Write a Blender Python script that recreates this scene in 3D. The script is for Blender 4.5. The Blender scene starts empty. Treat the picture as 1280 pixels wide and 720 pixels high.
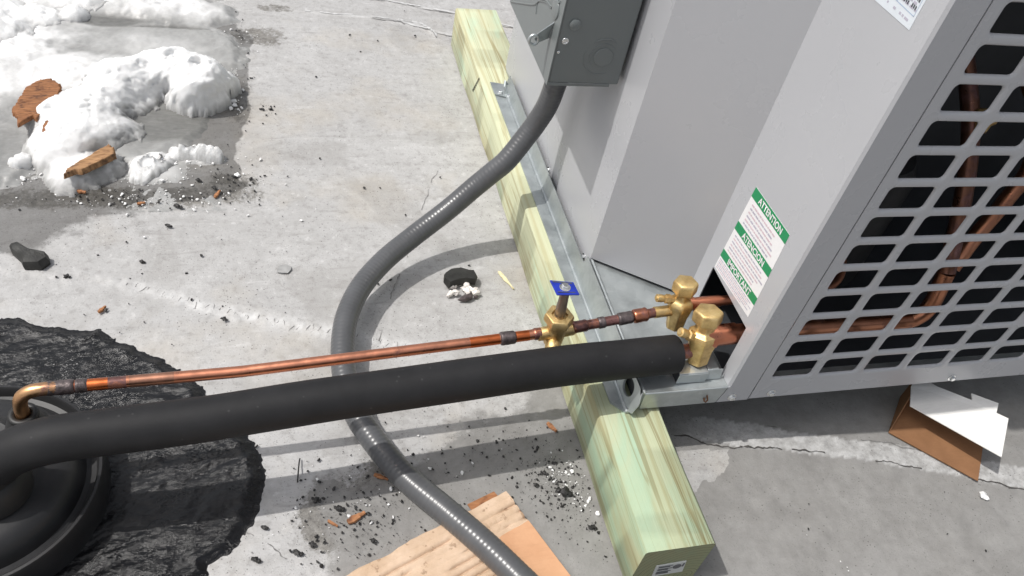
import bpy, math, random
import numpy as np
from mathutils import Vector, Matrix

random.seed(7)
rng = np.random.default_rng(11)
C = bpy.context.scene.collection
SC = bpy.context.scene

# ------------------------------------------------------------------ camera, sky, sun, exposure
cam_d = bpy.data.cameras.new("camera")
cam = bpy.data.objects.new("camera", cam_d)
C.objects.link(cam)
cam_d.sensor_width = 36.0
cam_d.lens = 1045.16 / 1280 * 36.0
cam_d.clip_start = 0.02
cam_d.clip_end = 300
YAW, PITCH, ROLL = -0.3961, 0.7948, 0.2426
cam.matrix_world = (Matrix.Translation((-0.3925, -0.3725, 0.9297)) @ Matrix.Rotation(YAW, 4, 'Z')
                    @ Matrix.Rotation(PITCH, 4, 'X') @ Matrix.Rotation(ROLL, 4, 'Z'))
SC.camera = cam
SC.view_settings.view_transform = 'Standard'
SC.view_settings.look = 'None'
SC.view_settings.exposure = 0.0
SC.view_settings.gamma = 1.0

SUN_EL = math.radians(60)
sun_dir = Vector((math.cos(SUN_EL), -0.03 * math.sin(SUN_EL), -math.sin(SUN_EL))).normalized()  # way the light travels
w = bpy.data.worlds.new("World")
SC.world = w
w.use_nodes = True
wn = w.node_tree
wn.nodes.clear()
sky = wn.nodes.new('ShaderNodeTexSky')
sky.sky_type = 'NISHITA'
sky.sun_disc = False
sky.sun_elevation = SUN_EL
sky.sun_rotation = math.radians(-88.3)
sky.dust_density = 4.0
sky.ozone_density = 1.0
hs = wn.nodes.new('ShaderNodeHueSaturation')
hs.inputs['Saturation'].default_value = 0.35
bg = wn.nodes.new('ShaderNodeBackground')
bg.inputs['Strength'].default_value = 0.142
wo = wn.nodes.new('ShaderNodeOutputWorld')
wn.links.new(sky.outputs[0], hs.inputs['Color'])
wn.links.new(hs.outputs[0], bg.inputs['Color'])
wn.links.new(bg.outputs[0], wo.inputs['Surface'])

sun_d = bpy.data.lights.new("sun", 'SUN')
sun_d.energy = 3.1
sun_d.angle = math.radians(0.55)
sun_d.color = (1.0, 0.97, 0.93)
sun = bpy.data.objects.new("sun", sun_d)
C.objects.link(sun)
sun.rotation_euler = sun_dir.to_track_quat('-Z', 'Y').to_euler()

# ------------------------------------------------------------------ numpy noise
def _hash(ix, iy, seed):
    h = (ix.astype(np.int64) * 374761393 + iy.astype(np.int64) * 668265263 + seed * 1442695041) & 0xffffffff
    h = ((h ^ (h >> 13)) * 1274126177) & 0xffffffff
    h = h ^ (h >> 16)
    return (h & 0xffff) / 65535.0

def vnoise(x, y, seed=0):
    ix, iy = np.floor(x), np.floor(y)
    fx, fy = x - ix, y - iy
    fx = fx * fx * fx * (fx * (fx * 6 - 15) + 10)
    fy = fy * fy * fy * (fy * (fy * 6 - 15) + 10)
    a, b = _hash(ix, iy, seed), _hash(ix + 1, iy, seed)
    c, d = _hash(ix, iy + 1, seed), _hash(ix + 1, iy + 1, seed)
    return (a + (b - a) * fx) * (1 - fy) + (c + (d - c) * fx) * fy

def fbm(x, y, scale, octs=4, seed=0, gain=0.5):
    s, a, t = 0, 1.0, 0.0
    for o in range(octs):
        s = s + a * vnoise(x * scale * 2 ** o + 17.3 * o, y * scale * 2 ** o - 9.1 * o, seed + o)
        t += a
        a *= gain
    return s / t                                     # 0..1

def sstep(e0, e1, x):
    t = np.clip((x - e0) / (e1 - e0), 0, 1)
    return t * t * (3 - 2 * t)

def seg_dist(x, y, pts):
    """distance to a polyline and the signed side offset"""
    best = np.full(x.shape, 1e9)
    side = np.zeros(x.shape)
    for (ax, ay), (bx, by) in zip(pts[:-1], pts[1:]):
        dx, dy = bx - ax, by - ay
        L2 = dx * dx + dy * dy
        t = np.clip(((x - ax) * dx + (y - ay) * dy) / L2, 0, 1)
        px, py = x - ax - t * dx, y - ay - t * dy
        d = np.hypot(px, py)
        s = np.sign(dx * (y - ay) - dy * (x - ax))
        m = d < best
        best = np.where(m, d, best)
        side = np.where(m, s, side)
    return best, side

def in_poly(x, y, pts):
    c = np.zeros(x.shape, bool)
    n = len(pts)
    for i in range(n):
        (x1, y1), (x2, y2) = pts[i], pts[(i + 1) % n]
        k = ((y1 > y) != (y2 > y)) & (x < (x2 - x1) * (y - y1) / (y2 - y1 + 1e-12) + x1)
        c ^= k
    return c

# ------------------------------------------------------------------ mesh builder and tagging
class MB:
    def __init__(s):
        s.v, s.f, s.m = [], [], []

    def add(s, verts, faces, mat=0):
        o = len(s.v)
        s.v += [tuple(map(float, q)) for q in verts]
        s.f += [tuple(i + o for i in f) for f in faces]
        s.m += [mat] * len(faces)
        return s

    def box(s, x0, x1, y0, y1, z0, z1, mat=0):
        v = [(x0, y0, z0), (x1, y0, z0), (x1, y1, z0), (x0, y1, z0), (x0, y0, z1), (x1, y0, z1), (x1, y1, z1), (x0, y1, z1)]
        return s.add(v, [(0, 3, 2, 1), (4, 5, 6, 7), (0, 1, 5, 4), (1, 2, 6, 5), (2, 3, 7, 6), (3, 0, 4, 7)], mat)

    def slab(s, pts, nrm, t, mat=0):
        """flat polygon of 3D points, thickened by t against nrm"""
        n = Vector(nrm).normalized()
        P = [Vector(q) for q in pts]
        k = len(P)
        v = P + [q - n * t for q in P]
        f = [tuple(range(k)), tuple(range(2 * k - 1, k - 1, -1))]
        f += [(i, i + k, (i + 1) % k + k, (i + 1) % k) for i in range(k)]
        return s.add(v, f, mat)

    def tube(s, path, r, n=16, caps=True, mat=0, closed=False):
        P = [Vector(q) for q in path]
        m = len(P)
        R = list(r) if hasattr(r, '__len__') else [r] * m
        T = []
        for i in range(m):
            if closed:
                T.append((P[(i + 1) % m] - P[i - 1]).normalized())
            else:
                T.append((P[min(i + 1, m - 1)] - P[max(i - 1, 0)]).normalized())
        up = Vector((0, 0, 1)) if abs(T[0].z) < .9 else Vector((0, 1, 0))
        u = T[0].cross(up).normalized()
        v, f = [], []
        for i in range(m):
            u = (u - T[i] * u.dot(T[i])).normalized()
            b = T[i].cross(u)
            for k in range(n):
                a = 2 * math.pi * k / n
                v.append(P[i] + (u * math.cos(a) + b * math.sin(a)) * R[i])
        for i in range(m if closed else m - 1):
            j = (i + 1) % m
            for k in range(n):
                f.append((i * n + k, i * n + (k + 1) % n, j * n + (k + 1) % n, j * n + k))
        if caps and not closed:
            f.append(tuple(range(n - 1, -1, -1)))
            f.append(tuple((m - 1) * n + k for k in range(n)))
        return s.add(v, f, mat)

    def lathe(s, prof, org, axis=(0, 0, 1), n=24, rot=0.0, mat=0, caps=True):
        """prof: (radius, distance along the axis)"""
        A = Vector(axis).normalized()
        up = Vector((0, 0, 1)) if abs(A.z) < .9 else Vector((1, 0, 0))
        u = up.cross(A).normalized()
        b = A.cross(u)
        O = Vector(org)
        v, f = [], []
        for r, t in prof:
            for k in range(n):
                a = 2 * math.pi * k / n + rot
                v.append(O + A * t + (u * math.cos(a) + b * math.sin(a)) * r)
        m = len(prof)
        for i in range(m - 1):
            for k in range(n):
                f.append((i * n + k, i * n + (k + 1) % n, (i + 1) * n + (k + 1) % n, (i + 1) * n + k))
        if caps:
            f.append(tuple(range(n - 1, -1, -1)))
            f.append(tuple((m - 1) * n + k for k in range(n)))
        return s.add(v, f, mat)

    def rock(s, c, sx, sy, sz, rz=0, mat=0, jit=.35):
        base = [(1, 0, 0), (-1, 0, 0), (0, 1, 0), (0, -1, 0), (0, 0, 1), (0, 0, -1),
                (.6, .6, .6), (-.6, .6, .6), (.6, -.6, .6), (-.6, -.6, .6), (.6, .6, -.6), (-.6, .6, -.6), (.6, -.6, -.6), (-.6, -.6, -.6)]
        ca, sa = math.cos(rz), math.sin(rz)
        v = []
        for q in base:
            k = 1 + random.uniform(-jit, jit)
            x, y, z = q[0] * sx * k, q[1] * sy * k, q[2] * sz * k
            v.append((c[0] + x * ca - y * sa, c[1] + x * sa + y * ca, c[2] + z))
        f = [(0, 6, 8), (0, 8, 12), (0, 12, 10), (0, 10, 6), (1, 9, 7), (1, 7, 11), (1, 11, 13), (1, 13, 9),
             (2, 7, 6), (2, 6, 10), (2, 10, 11), (2, 11, 7), (3, 8, 9), (3, 9, 13), (3, 13, 12), (3, 12, 8),
             (4, 6, 7), (4, 7, 9), (4, 9, 8), (4, 8, 6), (5, 11, 10), (5, 13, 11), (5, 12, 13), (5, 10, 12)]
        return s.add(v, f, mat)

    def build(s, name, mats, parent=None, smooth=40, bevel=0, bseg=2, attrs=None):
        off = Vector((0, 0, 0))
        q = parent
        while q is not None:
            off += Vector(q.location)
            q = q.parent
        me = bpy.data.meshes.new(name)
        me.from_pydata([(a - off.x, b - off.y, c - off.z) for a, b, c in s.v], [], s.f)
        mats = mats if isinstance(mats, (list, tuple)) else [mats]
        for m in mats:
            me.materials.append(m)
        if len(mats) > 1:
            me.polygons.foreach_set('material_index', s.m)
        if smooth:
            me.polygons.foreach_set('use_smooth', [True] * len(me.polygons))
            me.set_sharp_from_angle(angle=math.radians(smooth))
        me.update()
        o = bpy.data.objects.new(name, me)
        C.objects.link(o)
        o.parent = parent
        if bevel:
            b = o.modifiers.new('bevel', 'BEVEL')
            b.width = bevel
            b.segments = bseg
            b.limit_method = 'ANGLE'
            b.angle_limit = math.radians(40)
        return o

def grid_obj(name, X, Y, Z, mat, keep=None, parent=None, attrs=None):
    ny, nx = X.shape
    v = np.stack([X, Y, Z], -1).reshape(-1, 3)
    idx = np.arange(ny * nx).reshape(ny, nx)
    q = np.stack([idx[:-1, :-1], idx[:-1, 1:], idx[1:, 1:], idx[1:, :-1]], -1).reshape(-1, 4)
    if keep is not None:
        k = (keep[:-1, :-1] | keep[:-1, 1:] | keep[1:, 1:] | keep[1:, :-1]).reshape(-1)
        q = q[k]
        used = np.unique(q)
        mp = np.full(len(v), -1)
        mp[used] = np.arange(len(used))
        v = v[used]
        q = mp[q]
    else:
        used = np.arange(len(v))
    me = bpy.data.meshes.new(name)
    me.vertices.add(len(v))
    me.vertices.foreach_set('co', v.astype(np.float32).ravel())
    me.loops.add(q.size)
    me.loops.foreach_set('vertex_index', q.astype(np.int32).ravel())
    me.polygons.add(len(q))
    me.polygons.foreach_set('loop_start', np.arange(0, q.size, 4, dtype=np.int32))
    me.polygons.foreach_set('use_smooth', np.ones(len(q), bool))
    for an, arr in (attrs or {}).items():
        at = me.attributes.new(an, 'FLOAT', 'POINT')
        at.data.foreach_set('value', arr.reshape(-1)[used].astype(np.float32))
    me.update(calc_edges=True)
    me.validate()
    me.materials.append(mat)
    o = bpy.data.objects.new(name, me)
    C.objects.link(o)
    o.parent = parent
    return o

def tag(o, label=None, cat=None, group=None, kind=None):
    if label: o['label'] = label
    if cat: o['category'] = cat
    if group: o['group'] = group
    if kind: o['kind'] = kind
    return o

def thing(name, label, cat, loc=(0, 0, 0), group=None):
    o = bpy.data.objects.new(name, None)
    o.empty_display_size = .02
    C.objects.link(o)
    o.location = loc
    return tag(o, label, cat, group)

# ------------------------------------------------------------------ materials
class NT:
    def __init__(s, name):
        s.m = bpy.data.materials.new(name)
        s.m.use_nodes = True
        s.n = s.m.node_tree.nodes
        s.l = s.m.node_tree.links
        s.b = s.n['Principled BSDF']
        s.co = s.n.new('ShaderNodeTexCoord').outputs['Object']

    def set(s, **k):
        for a, v in k.items():
            s.put(a.replace('_', ' '), v)
        return s

    def put(s, inp, v):
        i = s.b.inputs[inp]
        if hasattr(v, 'is_linked'):
            s.l.new(v, i)
        elif isinstance(v, (tuple, list)):
            i.default_value = (*v, 1)
        else:
            i.default_value = v

    def _in(s, node, k, v):
        if hasattr(v, 'is_linked'):
            s.l.new(v, node.inputs[k])
        elif isinstance(v, (tuple, list)) and len(v) == 3 and node.inputs[k].type == 'RGBA':
            node.inputs[k].default_value = (*v, 1)
        else:
            node.inputs[k].default_value = v

    def map(s, scale=(1, 1, 1), rot=(0, 0, 0), loc=(0, 0, 0), co=None):
        n = s.n.new('ShaderNodeMapping')
        n.inputs['Scale'].default_value = scale
        n.inputs['Rotation'].default_value = rot
        n.inputs['Location'].default_value = loc
        s.l.new(co or s.co, n.inputs['Vector'])
        return n.outputs[0]

    def noise(s, scale, detail=4, rough=.55, co=None, dist=0.0):
        n = s.n.new('ShaderNodeTexNoise')
        n.inputs['Scale'].default_value = scale
        n.inputs['Detail'].default_value = detail
        n.inputs['Roughness'].default_value = rough
        n.inputs['Distortion'].default_value = dist
        s.l.new(co or s.co, n.inputs['Vector'])
        return n.outputs['Fac']

    def voro(s, scale, co=None, feature='F1', out='Distance', rnd=1.0):
        n = s.n.new('ShaderNodeTexVoronoi')
        n.feature = feature
        n.inputs['Scale'].default_value = scale
        n.inputs['Randomness'].default_value = rnd
        s.l.new(co or s.co, n.inputs['Vector'])
        return n.outputs[out]

    def ramp(s, fac, stops):
        n = s.n.new('ShaderNodeValToRGB')
        e = n.color_ramp.elements
        while len(e) < len(stops):
            e.new(.5)
        for el, (p, c) in zip(e, stops):
            el.position = p
            el.color = (*c, 1) if isinstance(c, (tuple, list)) else (c, c, c, 1)
        s.l.new(fac, n.inputs[0])
        return n.outputs[0]

    def mix(s, fac, a, b, mode='MIX'):
        n = s.n.new('ShaderNodeMix')
        n.data_type = 'RGBA'
        n.blend_type = mode
        for k, v in ((0, fac), (6, a), (7, b)):
            if hasattr(v, 'is_linked'):
                s.l.new(v, n.inputs[k])
            elif isinstance(v, (tuple, list)):
                n.inputs[k].default_value = (*v, 1)
            else:
                n.inputs[k].default_value = v if k == 0 else (v, v, v, 1)
        return n.outputs[2]

    def math(s, op, a, b=0.0):
        n = s.n.new('ShaderNodeMath')
        n.operation = op
        for k, v in ((0, a), (1, b)):
            if hasattr(v, 'is_linked'):
                s.l.new(v, n.inputs[k])
            else:
                n.inputs[k].default_value = v
        return n.outputs[0]

    def attr(s, name):
        n = s.n.new('ShaderNodeAttribute')
        n.attribute_name = name
        return n.outputs['Fac']

    def bump(s, h, strength=.3, dist=.001, prev=None):
        n = s.n.new('ShaderNodeBump')
        n.inputs['Strength'].default_value = strength
        n.inputs['Distance'].default_value = dist
        s.l.new(h, n.inputs['Height'])
        if prev is not None:
            s.l.new(prev, n.inputs['Normal'])
        s.put('Normal', n.outputs[0])
        return n.outputs[0]

def mat_plain(name, col, rough=.5, metal=0.0, var=.08, vs=40, bump=0, bs=300):
    t = NT(name)
    d = tuple(c * (1 - var) for c in col)
    l = tuple(min(1, c * (1 + var)) for c in col)
    t.put('Base Color', t.ramp(t.noise(vs, 5), [(.3, d), (.7, l)]))
    t.set(Roughness=rough, Metallic=metal)
    if bump:
        t.bump(t.noise(bs, 4), bump, .001)
    return t.m

def mat_roof():
    t = NT('roof_coating')
    big = t.noise(2.2, 5, .6)
    mid = t.noise(11, 7, .68, dist=.6)
    sm = t.noise(70, 7, .72)
    smear = t.noise(6, 6, .65, co=t.map((1, 4.5, 1), (0, 0, math.radians(22))), dist=.5)
    c = t.ramp(mid, [(.25, (.29, .284, .277)), (.5, (.40, .396, .39)), (.75, (.475, .472, .466))])
    c = t.mix(.5, c, t.ramp(big, [(.3, (.33, .324, .315)), (.7, (.485, .482, .478))]))
    c = t.mix(t.ramp(smear, [(.55, 0.0), (.72, .45)]), c, (.27, .26, .25))
    c = t.mix(t.ramp(smear, [(.25, .5), (.4, 0.0)]), c, (.53, .528, .522))
    c = t.mix(t.ramp(sm, [(.53, 0.0), (.63, .42)]), c, (.22, .21, .20))
    c = t.mix(t.ramp(sm, [(.34, .45), (.42, 0.0)]), c, (.58, .576, .57))
    fl = t.noise(260, 5, .7, co=t.map((1, 1.5, 1), (0, 0, .4)))
    c = t.mix(t.ramp(fl, [(.60, 0.0), (.66, .55)]), c, (.14, .13, .125))
    yel = t.noise(5, 4, .6, co=t.map(loc=(3.1, 7.7, 0)))
    c = t.mix(t.ramp(yel, [(.52, 0.0), (.72, .45)]), c, (.40, .355, .285))
    smu = t.noise(17, 6, .7, co=t.map((1, 1.8, 1), loc=(9, 4, 0)), dist=.8)
    c = t.mix(t.ramp(smu, [(.60, 0.0), (.74, .45)]), c, (.17, .155, .145))
    stn = t.noise(3.4, 7, .62, co=t.map(loc=(1.7, 6.1, 0)), dist=1.2)
    c = t.mix(t.ramp(stn, [(.55, 0.0), (.60, .28), (.72, .34)]), c, (.25, .24, .225))
    scf = t.noise(1.0, 5, .65, co=t.map((9, 60, 1), (0, 0, math.radians(-24))), dist=.4)
    c = t.mix(t.ramp(scf, [(.60, 0.0), (.70, .4)]), c, (.21, .20, .19))
    c = t.mix(t.ramp(scf, [(.28, .4), (.38, 0.0)]), c, (.58, .576, .57))
    # dirt worn into the coating
    dn = t.noise(30, 9, .78)
    dn2 = t.noise(150, 6, .75)
    def crisp(name, amp, amp2, lo, hi, k):
        v = t.math('ADD', t.attr(name), t.math('MULTIPLY', t.math('SUBTRACT', dn, .5), amp))
        v = t.math('ADD', v, t.math('MULTIPLY', t.math('SUBTRACT', dn2, .5), amp2))
        return t.ramp(v, [(lo, 0.0), (hi, k)])
    dm = crisp('dirt', 1.7, 1.3, .50, .74, .92)
    c = t.mix(dm, c, t.ramp(t.noise(120, 7, .78), [(.36, (.075, .068, .058)), (.64, (.25, .24, .22))]))
    gn = t.ramp(t.noise(38, 8, .72), [(.3, (.155, .15, .143)), (.7, (.30, .295, .283))])
    gn = t.mix(.45, gn, t.ramp(t.noise(9, 6, .65, dist=.5), [(.3, (.17, .165, .155)), (.7, (.29, .285, .275))]))
    c = t.mix(crisp('grime', .9, .5, .38, .62, .9), c, gn)
    c = t.mix(t.math('MULTIPLY', t.attr('pale'), t.ramp(t.noise(60, 6, .75), [(.35, .2), (.6, 1.0)])), c, (.55, .55, .545))
    # black specks of two sizes
    for sc, r0, r1, lo, hi, k in ((150, .10, .16, .42, .58, .85), (330, .12, .2, .40, .60, .7)):
        sp = t.ramp(t.voro(sc), [(r0, 1.0), (r1, 0.0)])
        spm = t.math('MULTIPLY', sp, t.ramp(t.noise(8, 5, .65, co=t.map(loc=(5, sc, 0))), [(lo, 0.0), (hi, k)]))
        c = t.mix(spm, c, (.075, .07, .065))
    wet = crisp('wet', .7, .25, .40, .60, 1.0)
    c = t.mix(t.math('MULTIPLY', wet, .95), c, t.mix(1.0, c, (.42, .415, .405), 'MULTIPLY'))
    t.put('Base Color', c)
    r = t.ramp(mid, [(.3, .62), (.7, .45)])
    t.put('Roughness', t.mix(t.math('MULTIPLY', wet, .7), r, (.25, .25, .25)))
    b = t.bump(t.noise(420, 4, .7), .4, .0006)
    b = t.bump(sm, .45, .0018, b)
    t.bump(smear, .3, .003, b)
    return t.m

def mat_tar():
    t = NT('tar')
    st = t.noise(34, 5, .6, co=t.map((1, 3.2, 1), (0, 0, math.radians(35))), dist=1.4)
    t.put('Base Color', t.ramp(t.noise(60, 5, .7), [(.35, (.002, .002, .0026)), (.75, (.0045, .0045, .0055))]))
    t.put('Roughness', t.ramp(t.noise(24, 5), [(.3, .16), (.7, .30)]))
    t.set(Specular_IOR_Level=.5)
    b0_ = t.bump(t.noise(300, 5, .72, co=t.map((1, 2.4, 1), (0, 0, .6))), .45, .0016)
    n1_ = t.bump(st, .35, .003, b0_)
    # small facets of the rough skin face their own way, so that some catch the sun
    v_ = t.n.new('ShaderNodeTexVoronoi')
    v_.inputs['Scale'].default_value = 480
    t.l.new(t.map((1, 1.7, 1), (0, 0, .6)), v_.inputs['Vector'])
    sub = t.n.new('ShaderNodeVectorMath'); sub.operation = 'SUBTRACT'
    t.l.new(v_.outputs['Color'], sub.inputs[0]); sub.inputs[1].default_value = (.5, .5, .5)
    scl = t.n.new('ShaderNodeVectorMath'); scl.operation = 'SCALE'
    t.l.new(sub.outputs[0], scl.inputs[0])
    t.l.new(t.ramp(t.noise(22, 6, .7, co=t.map((1, 2.4, 1), (0, 0, .6)), dist=.8), [(.49, .09), (.64, .85)]), scl.inputs['Scale'])
    add = t.n.new('ShaderNodeVectorMath'); add.operation = 'ADD'
    t.l.new(n1_, add.inputs[0]); t.l.new(scl.outputs[0], add.inputs[1])
    nrm = t.n.new('ShaderNodeVectorMath'); nrm.operation = 'NORMALIZE'
    t.l.new(add.outputs[0], nrm.inputs[0])
    t.put('Normal', nrm.outputs[0])
    return t.m

def mat_snow():
    t = NT('snow')
    dirty = t.attr('soil')
    c = t.ramp(t.noise(45, 6, .7), [(.3, (.80, .805, .80)), (.7, (.90, .90, .895))])
    c = t.mix(dirty, c, t.ramp(t.noise(60, 6, .7), [(.3, (.30, .30, .29)), (.7, (.46, .455, .445))]))
    t.put('Base Color', c)
    t.set(Roughness=.55, Specular_IOR_Level=.3)
    t.put('Subsurface Weight', .4)
    t.b.inputs['Subsurface Radius'].default_value = (.012, .0125, .013)
    t.b.inputs['Subsurface Scale'].default_value = 1.0
    b = t.bump(t.noise(480, 5, .8), .9, .0018)
    t.bump(t.noise(140, 4, .7), .4, .003, b)
    return t.m

def mat_ice():
    t = NT('slush_ice')
    n = t.noise(14, 6, .65, dist=.6)
    fine = t.noise(60, 6, .7, co=t.map((1, 3, 1), (0, 0, .3)))
    c = t.ramp(n, [(.3, (.22, .22, .212)), (.55, (.33, .33, .322)), (.8, (.43, .43, .422))])
    c = t.mix(t.ramp(fine, [(.55, 0.0), (.8, .4)]), c, (.52, .52, .515))
    wf = t.math('MULTIPLY', t.attr('white'), t.ramp(t.noise(30, 6, .7), [(.28, .55), (.6, 1.0)]))
    c = t.mix(wf, c, (.80, .80, .795))
    c = t.mix(t.attr('dark'), c, t.ramp(fine, [(.3, (.085, .085, .08)), (.7, (.17, .17, .16))]))
    t.put('Base Color', c)
    t.put('Roughness', t.mix(wf, (.28, .28, .28), (.6, .6, .6)))
    t.set(Specular_IOR_Level=.4)
    t.put('Subsurface Weight', .15)
    t.b.inputs['Subsurface Radius'].default_value = (.008, .009, .01)
    t.bump(fine, .35, .002)
    return t.m

def mat_paint(name, col, rough=.38, peel=.06):
    t = NT(name)
    d = tuple(x * .95 for x in col)
    c = t.mix(t.ramp(t.noise(7, 6, .6), [(.35, 0.0), (.75, .5)]), col, d)
    dust = t.noise(60, 7, .7)
    c = t.mix(t.ramp(dust, [(.55, 0.0), (.9, .10)]), c, tuple(x * .75 for x in col))
    t.put('Base Color', c)
    t.put('Roughness', t.ramp(t.noise(12, 5), [(.3, rough - .02), (.7, rough + .05)]))
    t.bump(t.noise(700, 3), peel, .0006)
    return t.m

def mat_galv():
    t = NT('galvanised_steel')
    sp = t.voro(75, co=t.map((1, 1, 1)), out='Color')
    n = t.n.new('ShaderNodeSeparateColor')
    t.l.new(sp, n.inputs[0])
    c = t.ramp(n.outputs[0], [(.0, (.44, .475, .48)), (1., (.50, .535, .54))])
    c = t.mix(t.ramp(t.noise(9, 6, .7, dist=1.0), [(.42, 0.0), (.75, .75)]), c, (.27, .295, .30))
    t.put('Base Color', c)
    t.put('Metallic', t.ramp(t.noise(20, 4), [(.3, .55), (.7, .85)]))
    t.put('Roughness', t.ramp(t.noise(30, 5), [(.3, .32), (.7, .52)]))
    t.bump(t.noise(160, 4, .6), .12, .001)
    return t.m

def mat_copper(name, burnt=.25, base=(.78, .33, .19), metal=1.0):
    t = NT(name)
    c = t.ramp(t.noise(22, 5, .6), [(.3, tuple(x * .72 for x in base)), (.7, base)])
    n = t.noise(36, 6, .65, dist=.4)
    lo = .78 - burnt
    m = t.ramp(n, [(max(0, lo - .08), 0.0), (lo + .08, 1.0)])
    c = t.mix(m, c, t.ramp(t.noise(90, 4), [(.3, (.10, .045, .04)), (.7, (.24, .12, .11))]))
    t.put('Base Color', c)
    t.put('Metallic', t.mix(m, metal, .55))
    t.put('Roughness', t.ramp(t.noise(80, 5), [(.3, .26), (.7, .44)]))
    t.bump(t.noise(240, 4, .6), .06, .0005)
    return t.m

def mat_brass():
    t = NT('brass')
    c = t.ramp(t.noise(70, 6, .65), [(.28, (.42, .27, .115)), (.5, (.68, .49, .22)), (.75, (.82, .64, .34))])
    c = t.mix(t.ramp(t.noise(34, 5), [(.55, 0.0), (.75, .6)]), c, (.30, .16, .09))
    t.put('Base Color', c)
    t.set(Metallic=.9)
    t.put('Roughness', t.ramp(t.noise(120, 5), [(.3, .36), (.7, .58)]))
    t.bump(t.noise(420, 4, .65), .3, .0006)
    return t.m

def mat_foam():
    t = NT('foam_rubber')
    c = t.ramp(t.noise(26, 6, .65), [(.3, (.0115, .0115, .0124)), (.7, (.0185, .0185, .0198))])
    c = t.mix(t.ramp(t.voro(55), [(.04, .5), (.09, 0.0)]), c, (.06, .06, .06))
    t.put('Base Color', c)
    t.set(Roughness=.62, Specular_IOR_Level=.26)
    b = t.bump(t.noise(900, 3), .25, .0005)
    t.bump(t.noise(35, 4), .2, .002, b)
    return t.m

def mat_timber():
    t = NT('treated_pine')
    g = t.noise(1.0, 6, .62, co=t.map((62, 2.0, 62)), dist=.7)
    w_ = t.n.new('ShaderNodeTexWave')
    w_.wave_type = 'BANDS'
    w_.bands_direction = 'X'
    w_.inputs['Scale'].default_value = 11
    w_.inputs['Distortion'].default_value = 9.0
    w_.inputs['Detail'].default_value = 3
    w_.inputs['Detail Scale'].default_value = .8
    t.l.new(t.map((1, .13, .55), (0, 0, math.radians(1.5))), w_.inputs['Vector'])
    c = t.ramp(w_.outputs['Fac'], [(.0, (.50, .52, .35)), (.75, (.525, .54, .37)), (.93, (.47, .46, .29)), (1.0, (.42, .385, .225))])
    c = t.mix(.35, c, t.ramp(g, [(.3, (.41, .425, .27)), (.7, (.60, .625, .46))]))
    gr = t.noise(1.0, 5, .6, co=t.map((15, 3.4, 15), loc=(1.9, .35, 0)), dist=1.0)
    c = t.mix(t.ramp(gr, [(.48, 0.0), (.66, .7)]), c, (.40, .565, .43))
    br = t.noise(1.0, 5, .6, co=t.map((30, 3.1, 30), loc=(7, 3, 1)), dist=.5)
    c = t.mix(t.ramp(br, [(.60, 0.0), (.76, .5)]), c, (.44, .35, .18))
    for sc, lo, k, col in (((34, .8, 34), (3, 1, 8), .65, (.25, .20, .085)), ((62, 1.2, 62), (1, 5, 2), .45, (.31, .26, .12)), ((24, .6, 24), (8, 2, 5), .65, (.24, .17, .07)), ((45, 1.0, 45), (2, 7, 1), .5, (.27, .21, .09))):
        gl = t.noise(1.0, 3, .45, co=t.map(sc, loc=lo), dist=.5)
        ln_ = t.ramp(gl, [(.482, 0.0), (.496, k), (.502, k), (.509, 0.0)])
        c = t.mix(t.math('MULTIPLY', ln_, t.ramp(t.noise(1.0, 3, .5, co=t.map((14, 3.0, 14), loc=(sc[0], 0, 0))), [(.38, .15), (.6, 1.0)])), c, col)
    sx_ = t.n.new('ShaderNodeSeparateXYZ')
    t.l.new(t.co, sx_.inputs[0])
    near_fade = t.math('ADD', sx_.outputs['Y'], t.math('MULTIPLY', t.noise(5, 4, .6), .35))
    c = t.mix(t.ramp(t.math('ADD', near_fade, .5), [(.16, 1.0), (.62, 0.0)]), c, t.mix(1.0, c, (.76, .80, .76), 'MULTIPLY'))  # darker towards the near end, with an uneven transition
    t.put('Base Color', c)
    t.set(Roughness=.72, Specular_IOR_Level=.3)
    t.bump(t.noise(1.0, 5, .7, co=t.map((260, 12, 260))), .4, .0012)
    return t.m

def mat_endgrain():
    t = NT('end_grain')
    w_ = t.n.new('ShaderNodeTexWave')
    w_.wave_type = 'RINGS'
    w_.rings_direction = 'Y'
    w_.inputs['Scale'].default_value = 48
    w_.inputs['Distortion'].default_value = 1.6
    t.l.new(t.map((1, .2, 1), loc=(-.03, 0, -.012)), w_.inputs['Vector'])
    c = t.ramp(w_.outputs['Fac'], [(.0, (.235, .245, .14)), (.7, (.29, .30, .175)), (1., (.16, .155, .085))])
    c = t.mix(t.ramp(t.noise(80, 5), [(.4, 0.0), (.7, .5)]), c, (.22, .27, .165))
    t.put('Base Color', c)
    t.set(Roughness=.85)
    t.bump(t.noise(600, 4, .7), .5, .001)
    return t.m

def mat_card(name, a, b):
    t = NT(name)
    c = t.ramp(t.noise(26, 6, .65), [(.3, a), (.7, b)])
    c = t.mix(t.ramp(t.noise(1.0, 4, .6, co=t.map((40, 400, 40))), [(.5, 0.0), (.8, .25)]), c, tuple(x * .7 for x in a))
    t.put('Base Color', c)
    t.set(Roughness=.8, Specular_IOR_Level=.25)
    t.bump(t.noise(500, 4, .7), .25, .0006)
    return t.m

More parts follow.
